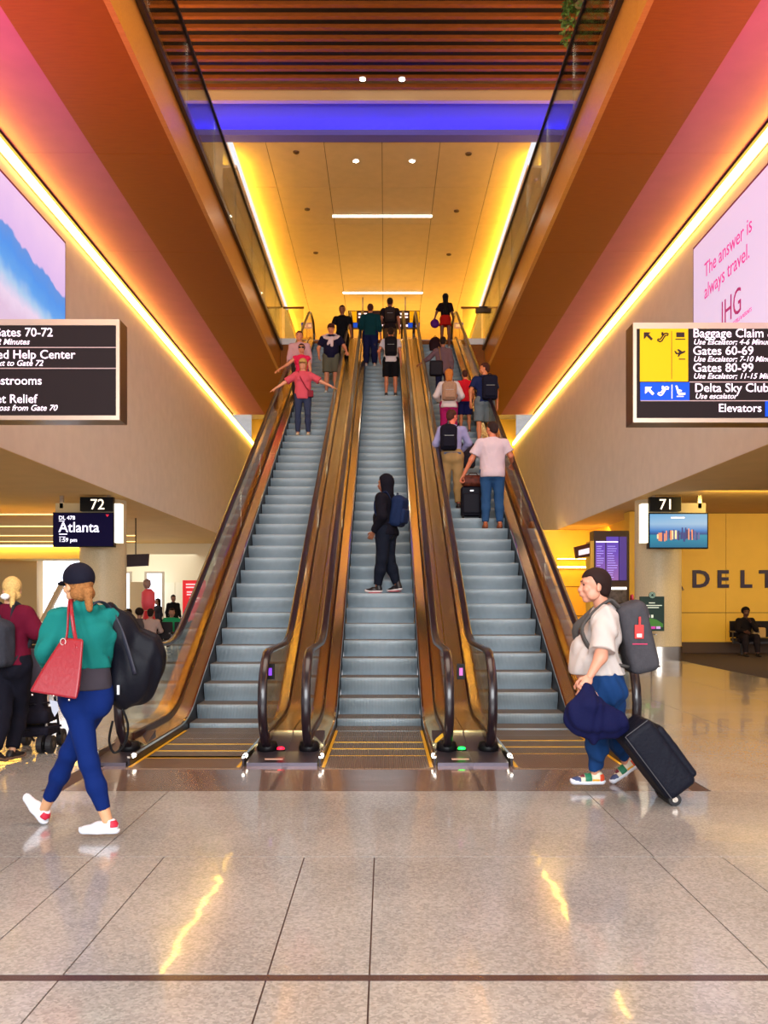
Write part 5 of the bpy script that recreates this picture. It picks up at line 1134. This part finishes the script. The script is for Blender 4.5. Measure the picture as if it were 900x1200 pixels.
person('child in red top and blue shorts beside the man in navy tee', p, PI, 1.42, {}, b=.95, top=dict(c=(214, 22, 40), sleeve=.7), bottom=dict(c=(26, 28, 84), len=.95, e=.02, name='shorts'), shoes=dict(c=(120, 60, 50)), hair=dict(k='short', c=(60, 28, 20)), skin=(208, 122, 76), far=True, eyes=False)
p = onstep(2, 526, 522)
r, g, HM = person('blonde woman in white top and magenta trousers wearing a beige backpack', p, PI, 1.66, dict(elL=(.29, .0, 1.15), wrL=(.2, -.2, 1.06), elR=(-.29, .0, 1.15), wrR=(-.2, -.2, 1.06)), fem=True, b=1.08, top=dict(c=(226, 208, 206), sleeve=1.8, e=.02), bottom=dict(c=(170, 24, 96), e=.02), shoes=dict(c=(180, 150, 140)), hair=dict(k='bob', c=(176, 104, 44)), skin=(220, 150, 110), far=True, eyes=False)
pack('beige backpack on the blonde woman', p, PI, g, (176, 136, 110), (.155, .09, .19), c2=(120, 70, 46), z=g['che'].z-.08)
p = onstep(2, 519, 473)
r, g, HM = person('person in mauve grey top with an arm stretched to the left handrail', p, PI, 1.70, dict(elL=(.36, -.05, 1.22), wrL=(.56, -.14, 1.12), palmL=(0, 0, -1)), fem=True, b=1.05, top=dict(c=(112, 84, 92), sleeve=1.8, loose=True, hem=.8), bottom=dict(c=(24, 26, 60)), shoes=dict(c=(40, 30, 30)), hair=dict(k='short', c=(28, 14, 14)), skin=(150, 90, 66), far=True, eyes=False)
t = lthing('shoulder_bag', 'black shoulder bag with a tan strap on the person in mauve grey', 'bag', p, PI)
link('bag_body', np_mesh('bag_body', [sdf_mesh([rbox((.17, .10, .90), (.17, .08, .19), .05)], .012, .03)]), mat('bag_black', (18, 12, 22), .6), t)
MB().tube([(.05, .14, 1.06), (.08, .15, 1.25), (.1, .10, 1.43), (.10, 0, 1.47), (.14, -.1, 1.3)], .014, 6).build('strap', mat('strap_tan', (120, 80, 44), .6), t, smooth=True)
p = onstep(2, 522, 407)
r, g, HM = person('woman with long black hair and red skirt at the top of the right escalator', p, PI, 1.72, dict(elL=(.28, .0, 1.17), wrL=(.34, -.04, .98), wrR=(-.26, -.15, 1.0)), fem=True, b=1.0, top=dict(c=(30, 16, 22), sleeve=.8, hem=.98, extend=False), bottom=dict(c=(206, 34, 20), skirt=.74, name='skirt'), shoes=dict(c=(190, 160, 140)), hair=dict(k='long', c=(12, 8, 10)), skin=(120, 66, 44), far=True, eyes=False)
t = lthing('handbag', 'round purple bag held by the woman in the red skirt', 'bag', p, PI)
link('bag_body', np_mesh('bag_body', [sdf_mesh([ell((.33, -.02, .80), (.14, .09, .14))], .012, .02, wr=.004)]), mat('bag_purple', (84, 20, 110), .5), t)
MB().tube([(.28, -.02, .9), (.34, -.03, 1.0), (.39, -.02, .9)], .01, 6).build('strap', mat('bag_purple', (84, 20, 110)), t, smooth=True)
q = onstep(2, 510, 411); t = thing('duffel_bag', 'dark rounded duffel bag on the top step of the right escalator', 'bag', q)
q = (XP(510, q[1]), q[1], q[2])
link('bag_body', np_mesh('bag_body', [sdf_mesh([ell((q[0], q[1], q[2]+.24), (.19, .14, .24)), rbox((q[0], q[1], q[2]+.14), (.17, .12, .14), .06)], .013, .04)]), mat('duffel', (44, 18, 22), .7), t)
MB().tube([(q[0]-.05, q[1], q[2]+.46), (q[0], q[1], q[2]+.52), (q[0]+.05, q[1], q[2]+.46)], .01, 6).build('handle', BLACK, t, smooth=True)
# ------------------------------------------------------------------ people on the floor
def shoe_band(y0, y1, z0, z1, c, nm='shoe_panel', both=None):
    def ex(sh, M4):
        def mk():
            up = [cap((0, .035, .045), (0, -.06, .045), .0385, .0405, (.95, 1, 1)), cap((0, -.06, .04), (0, -.155, .028), .0425, .0345, (1.05, 1, .85)), cap((0, .03, .05), (0, .018, .085), .0365, .0355)]
            return sdf_mesh(up, .006, .025, post=lambda F_, X, Y, Z: np.maximum(F_, np.maximum(np.maximum(y0-Y, Y-y1), np.maximum(z0-Z, Z-z1))))
        link(nm, np_mesh(nm, [xf(cached(('band', y0, y1, z0, z1), mk), M4)]), mat('panel_%d_%d_%d' % c, c, .6), sh)
    return ex
# woman in teal with cap, red tote and black duffel
pos = V((XP(96, 5.5), 5.52, 0)); yw = -2.75
r, g, HM = person('woman in black cap, teal sweatshirt and navy leggings walking left', pos, yw, 1.70,
    dict(hea=P(92, 686, 5.5), nec=P(98, 712, 5.5), shL=P(69, 724, 5.42), shR=P(128, 722, 5.6), che=P(99, 750, 5.5), wai=P(101, 790, 5.5), pel=P(101, 815, 5.5),
         elL=P(53, 762, 5.40), wrL=P(60, 783, 5.60), elR=P(131, 760, 5.68), wrR=P(120, 786, 5.80), hiL=P(91, 824, 5.46), hiR=P(112, 824, 5.56),
         knL=P(104, 893, 5.43), anL=P(126, 962, 5.45), knR=P(82, 882, 5.64), anR=P(52, 948, 5.80), toeL=(-1, -.05, .0), toeR=(-.62, .25, .62)),
    fem=True, b=1.0, world=True, eyes=False, res=.009, hands=('relax', 'relax'), head=(.42, .05), skin=(226, 170, 128),
    top=dict(c=(24, 130, 124), sleeve=1.86, hem=1.07, e=.016, hood=True, name='sweatshirt', wr=.014, extend=False, under=dict(c=(72, 66, 76), hem=.935, label='dark grey undershirt below the sweatshirt')),
    bottom=dict(c=(8, 40, 112), e=.006, len=1.80, name='leggings', wr=.002), shoes=dict(c=(236, 238, 248), sole=(232, 238, 250), extra=[shoe_band(.025, .072, .045, .092, (206, 24, 60), 'heel_tab')]),
    hair=dict(k='pony', c=(150, 100, 56), cap=(22, 22, 40)))
# red tote
t = thing('tote_bag', 'red leather tote bag hanging from the shoulder of the woman in teal', 'bag', P(65, 820, 5.2))
RED = mat('red_leather', (140, 8, 30), .42, bump=(40, .1)); bmv = MB()
top4 = [P(73, 747, 5.26), P(98, 749, 5.24), P(97, 749, 5.34), P(74, 748, 5.36)]; bot4 = [P(34, 811, 5.16), P(90, 820, 5.14), P(93, 812, 5.36), P(42, 803, 5.38)]
vs = []; N_ = 7
for k in range(N_):
    q = k/(N_-1)
    for i in range(4):
        c_ = lerp(top4[i], bot4[i], q); ctr = sum((lerp(top4[j], bot4[j], q) for j in range(4)), V((0, 0, 0)))/4
        vs.append(c_+(c_-ctr)*.05*math.sin(q*PI))
bmv.add(vs, [(k*4+i, k*4+(i+1) % 4, (k+1)*4+(i+1) % 4, (k+1)*4+i) for k in range(N_-1) for i in range(4)]+[(3, 2, 1, 0), tuple((N_-1)*4+i for i in range(4))])
tb = bmv.build('bag_body', RED, t, smooth=False); bv = tb.modifiers.new('bevel', 'BEVEL'); bv.width = .014; bv.segments = 3; bv.limit_method = 'ANGLE'; bv.angle_limit = math.radians(40)
def spline(pts, n=6):
    pp = []
    for i in range(len(pts)-1):
        p0 = pts[max(i-1, 0)]; p1 = pts[i]; p2 = pts[i+1]; p3 = pts[min(i+2, len(pts)-1)]
        for k in range(n):
            q = k/n; pp.append(.5*((2*p1)+(p2-p0)*q+(2*p0-5*p1+4*p2-p3)*q*q+(3*p1-p0-3*p2+p3)*q**3))
    pp.append(pts[-1]); return pp
MB().tube(spline([P(76, 756, 5.25), P(79, 740, 5.27), P(80, 718, 5.29), P(81, 706, 5.36), P(83, 704, 5.44), P(86, 709, 5.52)]), .012, 8, sc=(1, .5)).build('strap', RED, t, smooth=True)
MB().tube(spline([P(91, 760, 5.23), P(87, 740, 5.28), P(84, 718, 5.30), P(83, 706, 5.37), P(84, 703, 5.44), P(88, 708, 5.52)]), .012, 8, sc=(1, .5)).build('strap', RED, t, smooth=True)
for q in (P(38, 814, 5.18), P(63, 815, 5.165), P(81, 820, 5.15)): MB().lathe([(0, -.008), (.007, -.005), (.007, .004), (0, .006)], q, 8).build('stud', mat('stud', (240, 225, 215), .2, 1.), t, smooth=True)
MB().tube([P(74, 752, 5.245)+V((.016*math.cos(a*PI/5), 0, .02*math.sin(a*PI/5))) for a in range(11)], .004, 5).build('buckle', mat('stud', (240, 225, 215), .2, 1.), t)
# black duffel on her right shoulder
t = thing('duffel_bag', 'large black slouchy duffel slung behind the woman in teal', 'bag', P(158, 835, 5.6))
BD = mat('black_nylon', (11, 12, 22), .55, bump=(9, .35))
link('bag_body', np_mesh('bag_body', [sdf_mesh([ell(P(160, 782, 5.7), (.16, .15, .235)), ell(P(146, 745, 5.66), (.10, .11, .16)), ell(P(145, 800, 5.66), (.10, .12, .17)), cap(P(128, 712, 5.58), P(140, 745, 5.62), .030, .07), ell(P(176, 768, 5.7), (.09, .11, .15))], .012, .06, wr=.010, seed=5, wf=.45)]), BD, t)
MB().tube(spline([P(104, 712, 5.42), P(116, 705, 5.46), P(128, 712, 5.55), P(138, 730, 5.56), P(146, 750, 5.54), P(158, 790, 5.53)]), .018, 8, sc=(1, .4)).build('strap', mat('strap_dark', (30, 30, 46), .6), t, smooth=True)
MB().tube(spline([P(143, 830, 5.58), P(150, 850, 5.6), P(146, 872, 5.62), P(134, 882, 5.62), P(128, 868, 5.6), P(132, 845, 5.58)]), .008, 6).build('loose_strap', BLACK, t, smooth=True)
MB().add([P(137, 803, 5.50), P(140, 803, 5.50), P(140, 814, 5.50), P(137, 814, 5.50)], [(0, 1, 2, 3)]).build('white_label', mat('label_white', (200, 200, 205), .6), t)
# woman in maroon with stroller
pos = V((XP(13, 8.05), 8.05, 0)); yw = 2.80
r, g, HM = person('blonde woman in maroon top and black trousers pushing the stroller', pos, yw, 1.66, dict(elL=P(0, 752, 7.95), wrL=P(16, 752, 8.45), elR=P(42, 740, 8.0), wrR=P(51, 742, 8.35), knL=P(3, 835, 7.95), anL=P(-6, 880, 7.75), knR=P(22, 832, 8.2), anR=P(14, 880, 8.05), toeR=(.3, .9, 0), toeL=(.3, .9, -.3), palmL=(0, 0, -1), palmR=(0, 0, -1)),
    fem=True, b=1.12, world=True, eyes=False, res=.012, hands=('grip', 'grip'), head=(.75, 0), skin=(216, 160, 124), top=dict(c=(110, 14, 46), sleeve=1.9, hem=.93, e=.024), bottom=dict(c=(20, 20, 34), e=.022), shoes=dict(c=(16, 14, 18), sole=(120, 90, 70)), hair=dict(k='pony', c=(214, 178, 110)))
t = thing('hair_clip', 'white flower hair clip on the blonde woman in maroon', 'clip', P(6, 699, 7.88))
MB().lathe([(0, -.03), (.03, -.02), (.042, 0), (.03, .02), (0, .03)], P(6, 699, 7.90), 10).build('clip_shell', WHITE, t, smooth=True)
pack('grey backpack with tan side trim on the woman in maroon', pos, yw, g, (58, 60, 70), (.15, .10, .20), off=.20, z=1.07, cx=-.02)
t = thing('stroller', 'black folding stroller with twin front wheels pushed by the woman in maroon', 'stroller', (XP(45, 8.4), 8.5, 0))
FR = mat('stroller_frame', (26, 24, 32), .4, .3); SV = mat('stroller_silver', (190, 180, 175), .3, .8)
def w2(px, py, Y): return P(px, py, Y)
for px, py, Y in ((48.5, 880, 8.5), (59.5, 880, 8.5), (31, 874, 8.95), (72, 874, 8.95)):
    c_ = V((XP(px, Y), Y, .085)); wh = MB().tube([c_-V((.025, 0, 0)), c_+V((.025, 0, 0))], .085, 18).build('wheel', mat('tyre', (20, 18, 24), .6), t)
    MB().tube([c_-V((.029, 0, 0)), c_+V((.029, 0, 0))], .035, 12).build('hub', DSTEEL, wh)
for a_, b_, r_, m_ in ((P(54, 862, 8.55), P(56, 800, 8.75), .014, SV), (P(54, 862, 8.55), P(54, 878, 8.5), .012, FR), (P(48, 880, 8.5), P(60, 880, 8.5), .01, FR), (P(20, 858, 8.5), P(72, 850, 8.6), .012, FR), (P(15, 835, 8.3), P(40, 868, 8.8), .012, FR), (P(31, 874, 8.95), P(18, 800, 8.5), .012, FR), (P(72, 874, 8.95), P(62, 800, 8.6), .012, FR), (P(18, 800, 8.5), P(40, 745, 8.42), .012, FR), (P(62, 800, 8.6), P(56, 745, 8.42), .012, FR), (P(38, 745, 8.42), P(58, 745, 8.42), .016, BLACK), (P(18, 828, 8.45), P(70, 822, 8.6), .010, FR)):
    MB().tube([a_, b_], r_, 8).build('frame_tube', m_, t, smooth=True)
link('seat_fabric', np_mesh('seat_fabric', [sdf_mesh([rbox(P(42, 838, 8.65), (.17, .16, .07), .05), rbox(P(36, 815, 8.6), (.15, .08, .14), .05)], .014, .04, wr=.006)]), mat('stroller_black', (24, 22, 34), .8), t)
link('basket', np_mesh('basket', [sdf_mesh([rbox(P(45, 855, 8.7), (.16, .18, .05), .03)], .014, .04, wr=.006)]), mat('stroller_black', (24, 22, 34)), t)
link('canopy', np_mesh('canopy', [sdf_mesh([ell(P(40, 785, 8.55), (.15, .17, .21))], .014, .04, wr=.006)]), mat('canopy_grey', (74, 72, 84), .85), t)
MB().add([P(58, 820, 8.42), P(67, 822, 8.42), P(69, 832, 8.42), P(64, 840, 8.42), P(61, 834, 8.42)], [(0, 1, 2, 3, 4)]).build('paper_tag', mat('tag_pale', (200, 206, 224), .6), t)
# man with grey backpack and rolling suitcase
pos = V((XP(702, 6.8), 6.8, 0)); yw = -PI/2
r, g, HM = person('heavy dark haired man in white tee and jeans walking left in profile', pos, yw, 1.74,
    dict(hea=P(697, 687, 6.75), nec=P(709, 712, 6.77), shL=P(710, 724, 6.58), shR=P(706, 724, 6.94), che=P(704, 748, 6.75), wai=P(702, 777, 6.75), pel=P(706, 800, 6.75),
         elL=P(704, 770, 6.46), wrL=P(691, 793, 6.40), elR=P(688, 766, 7.02), wrR=P(684, 796, 6.95), hiL=P(708, 806, 6.66), hiR=P(712, 806, 6.84),
         knL=P(701, 860, 6.8), anL=P(697, 906, 6.88), knR=P(722, 852, 6.98), anR=P(733, 893, 7.08), toeL=(-1, -.05, 0), toeR=(-.80, 0, -.58), palmL=(0, 1, -.2)),
    b=1.20, belly=.6, world=True, res=.009, hs=1.14, hands=('grip', 'relax'), head=(.0, .0), skin=(226, 158, 130), top=dict(c=(228, 216, 210), sleeve=.86, hem=.905, e=.022, wr=.011), bottom=dict(c=(26, 66, 122), e=.020, len=1.90, cuff=.8, name='jeans', wr=.011),
    shoes=dict(c=(226, 216, 190), sole=(230, 234, 245), extra=[shoe_band(-.20, -.115, .02, .06, (50, 66, 110)), shoe_band(-.085, -.03, .03, .085, (20, 120, 84)), shoe_band(.03, .075, .02, .08, (214, 70, 30)), shoe_band(-.03, .03, .018, .045, (236, 170, 40)), shoe_band(-.12, -.085, .06, .1, (110, 24, 50), 'laces')]),
    hair=dict(k='short', c=(40, 24, 22)))
rt, C0, pm, bdy = pack('grey backpack with a red luggage tag on the man in the white tee', pos, yw, g, (82, 80, 86), (.155, .11, .265), off=.255, z=1.175, c2=(92, 88, 86), tilt=.24, so=1.42, sw_=.034, top_handle=mat('handle_red', (150, 26, 40), .6))
tg = MB().box(C0.x+.160, C0.x+.172, C0.y-.045, C0.y+.02, C0.z-.0, C0.z+.10).box(C0.x+.160, C0.x+.17, C0.y-.015, C0.y+.0, C0.z+.1, C0.z+.16).build('luggage_tag', mat('tag_red', (214, 34, 30), .5), bdy)
MB().box(C0.x+.172, C0.x+.176, C0.y-.03, C0.y+.005, C0.z+.01, C0.z+.035).build('tag_window', WHITE, bdy)
MB().box(C0.x+.160, C0.x+.166, C0.y-.06, C0.y+.05, C0.z-.045, C0.z-.037).build('pink_trim', mat('trim_pink', (190, 40, 90), .6), bdy)
t = thing('jacket', 'navy jacket bunched in the hand of the man in the white tee', 'clothing', P(697, 865, 6.4))
link('jacket_cloth', np_mesh('jacket_cloth', [sdf_mesh([cap(P(689, 806, 6.36), P(690, 825, 6.36), .035, .10), ell(P(694, 842, 6.38), (.20, .10, .13)), ell(P(683, 836, 6.36), (.12, .09, .14)), ell(P(716, 848, 6.40), (.13, .08, .10)), cap(P(694, 850, 6.38), P(695, 868, 6.38), .07, .035)], .010, .05, wr=.012, seed=9, wf=.7)]), mat('jacket_navy', (12, 16, 58), .8, bump=(60, .2)), t)
t = thing('suitcase', 'dark rolling suitcase tilted behind the man in the white tee', 'suitcase', P(770, 938, 6.5))
C_ = P(765, 886, 6.48); u = V((.80, 0, .60)); v_ = V((0, 1, 0)); w_ = V((-.60, 0, .80)); R_ = [[u.x, v_.x, w_.x], [u.y, v_.y, w_.y], [u.z, v_.z, w_.z]]
SKN = mat('suitcase_navy_black', (18, 20, 32), .6, bump=(60, .25), noise=(30, .1))
link('shell', np_mesh('shell', [sdf_mesh([rbox(C_, (.125, .19, .285), .05, R_)], .010, .03, wr=.002)]), SKN, t)
link('front_pocket', np_mesh('front_pocket', [sdf_mesh([rbox(C_+u*.13-w_*.03, (.035, .165, .22), .03, R_)], .010, .02, wr=.002)]), SKN, t)
for sx in (-1, 1):
    MB().tube([C_+w_*.27-u*.09+v_*(.07*sx), P(692, 806, 6.42)+v_*(.06*sx)], .009, 8).build('handle_tube', mat('chrome_handle', (200, 200, 205), .2, 1.), t, smooth=True)
    wc = C_-w_*.30-u*.09+v_*(.15*sx); wc.z = .045
    wh = MB().tube([wc-v_*.018, wc+v_*.018], .045, 16).build('wheel', mat('tyre', (20, 18, 24)), t); MB().tube([wc-v_*.02, wc+v_*.02], .02, 10).build('hub', STEEL, wh)
    MB().tube([C_+w_*.30-u*.02+v_*(.05*sx), C_+w_*.325-u*.02+v_*(.04*sx)], .01, 6).build('handle_mount', BLACK, t)
MB().tube([C_+w_*.325-u*.02-v_*.06, C_+w_*.325-u*.02+v_*.06], .012, 8).build('top_handle', BLACK, t)
MB().tube([C_-w_*.30-u*.10-v_*.16, C_-w_*.30-u*.10+v_*.16], .03, 8).build('wheel_housing', BLACK, t)
MB().tube([C_+w_*.285+u*(.1-.02*k)-v_*.19 for k in range(10)]+[C_+w_*(.285-.06*k)-u*.10-v_*.192 for k in range(10)], .004, 5).build('zip', mat('zip_dark', (60, 60, 66), .5), t)
# seated people
def seat_pose(lean=0., zd=0.):
    d = dict(pel=(0, 0, .55), wai=(0, -lean*.2, .68), che=(0, -lean*.6, .88), nec=(0, -lean, 1.06), hea=(0, -lean-.03, 1.215), shL=(.18, -lean*.9, 1.0), shR=(-.18, -lean*.9, 1.0), elL=(.25, -.10-lean, .76), elR=(-.25, -.10-lean, .76), wrL=(.13, -.30-lean, .70), wrR=(-.13, -.30-lean, .70),
             hiL=(.09, -.02, .53), hiR=(-.09, -.02, .53), knL=(.15, -.44, .53), knR=(-.15, -.44, .53), anL=(.16, -.50, .09), anR=(-.16, -.50, .09))
    return {k: (v[0], v[1], v[2]-(zd if k[:2] not in ('an', 'kn') else zd*.3 if k[:2] == 'kn' else 0)) for k, v in d.items()}
q = seat_pose(.08, .05); q['wrL'] = (.06, -.25, .93)
person('person in dark jacket sitting on the bench by the yellow wall', (XP(873, 23.3), 23.35, 0), 1e-6, 1.70, q, b=1.1, top=dict(c=(30, 22, 24), sleeve=1.9, hem=.45, extend=True), bottom=dict(c=(36, 28, 34), e=.025), shoes=dict(c=(20, 16, 18), sole=(30, 24, 24)), hair=dict(k='afro', c=(20, 14, 16)), skin=(96, 56, 40), far=True)
t = thing('handbag', 'beige handbag standing on the bench beside the seated person', 'bag', (XP(889, 23.3), 23.3, .45))
zz = .46; x0 = XP(889, 23.3); link('bag_body', np_mesh('bag_body', [sdf_mesh([rbox((x0, 23.3, zz+.14), (.17, .08, .14), .04)], .015, .03)]), mat('bag_beige', (176, 140, 90), .6), t)
MB().tube([(x0-.08, 23.3, zz+.26), (x0-.05, 23.3, zz+.36), (x0+.05, 23.3, zz+.36), (x0+.08, 23.3, zz+.26)], .01, 6).build('handle', mat('bag_handle', (50, 22, 18)), t, smooth=True)
for px, Y, lab, tc, hc, kind in ((150, 22.3, 'person with dark hair seated at the left of the near lounge row', (40, 30, 34), 'bob', 1), (163, 22.3, 'person in grey seated in the middle of the near lounge row', (90, 80, 80), 'afro', 1), (176, 22.3, 'person in pale top seated right of the near lounge row', (200, 170, 160), 'short', 1),
                                 (201, 24.2, 'person in green top seated near the left escalator rail', (40, 170, 110), 'short', 1)):
    person(lab, (XP(px, Y), Y, 0), PI if px < 190 else .4, 1.68, seat_pose(.02, .05) if px > 190 else {k: (v[0], v[1], v[2]) for k, v in seat_pose(.02, .05).items()}, top=dict(c=tc, sleeve=1.8, hem=.45), bottom=dict(c=(40, 36, 44), e=.02), shoes=dict(c=(30, 26, 30)), hair=dict(k=hc, c=(34, 20, 16)), skin=(170, 120, 96), far=True, eyes=False, res=.02)
person('man in black standing at the back of the lounge', (XP(203, 30), 30, 0), .6, 1.62, {}, top=dict(c=(24, 22, 26), sleeve=1.8), bottom=dict(c=(24, 22, 30)), shoes=dict(c=(20, 20, 20)), hair=dict(k='short', c=(24, 16, 14)), skin=(150, 100, 76), far=True, eyes=False, res=.02)
person('person in dark grey standing near the red display figure', (XP(185, 29), 29, 0), -.8, 1.50, {}, fem=True, top=dict(c=(46, 44, 52), sleeve=1.8), bottom=dict(c=(30, 30, 40)), shoes=dict(c=(20, 20, 20)), hair=dict(k='bob', c=(30, 20, 16)), skin=(170, 120, 96), far=True, eyes=False, res=.02)
# ------------------------------------------------------------------ finish: text to meshes, origins of the things to their bases
flush_text()
bpy.context.view_layer.update()
def allch(o):
    out = []
    for c in o.children: out.append(c); out += allch(c)
    return out
for o, rb in ROOTS:
    if not rb: continue
    pts = []
    for c in allch(o):
        if c.type == 'MESH':
            for q in c.bound_box: pts.append(c.matrix_world @ Vector(q))
    if not pts: continue
    new = Vector(((min(p.x for p in pts)+max(p.x for p in pts))/2, (min(p.y for p in pts)+max(p.y for p in pts))/2, min(p.z for p in pts)))
    d = o.matrix_world.inverted() @ new
    for c in o.children: c.location = c.location - d
    o.location = new
bpy.context.view_layer.update()
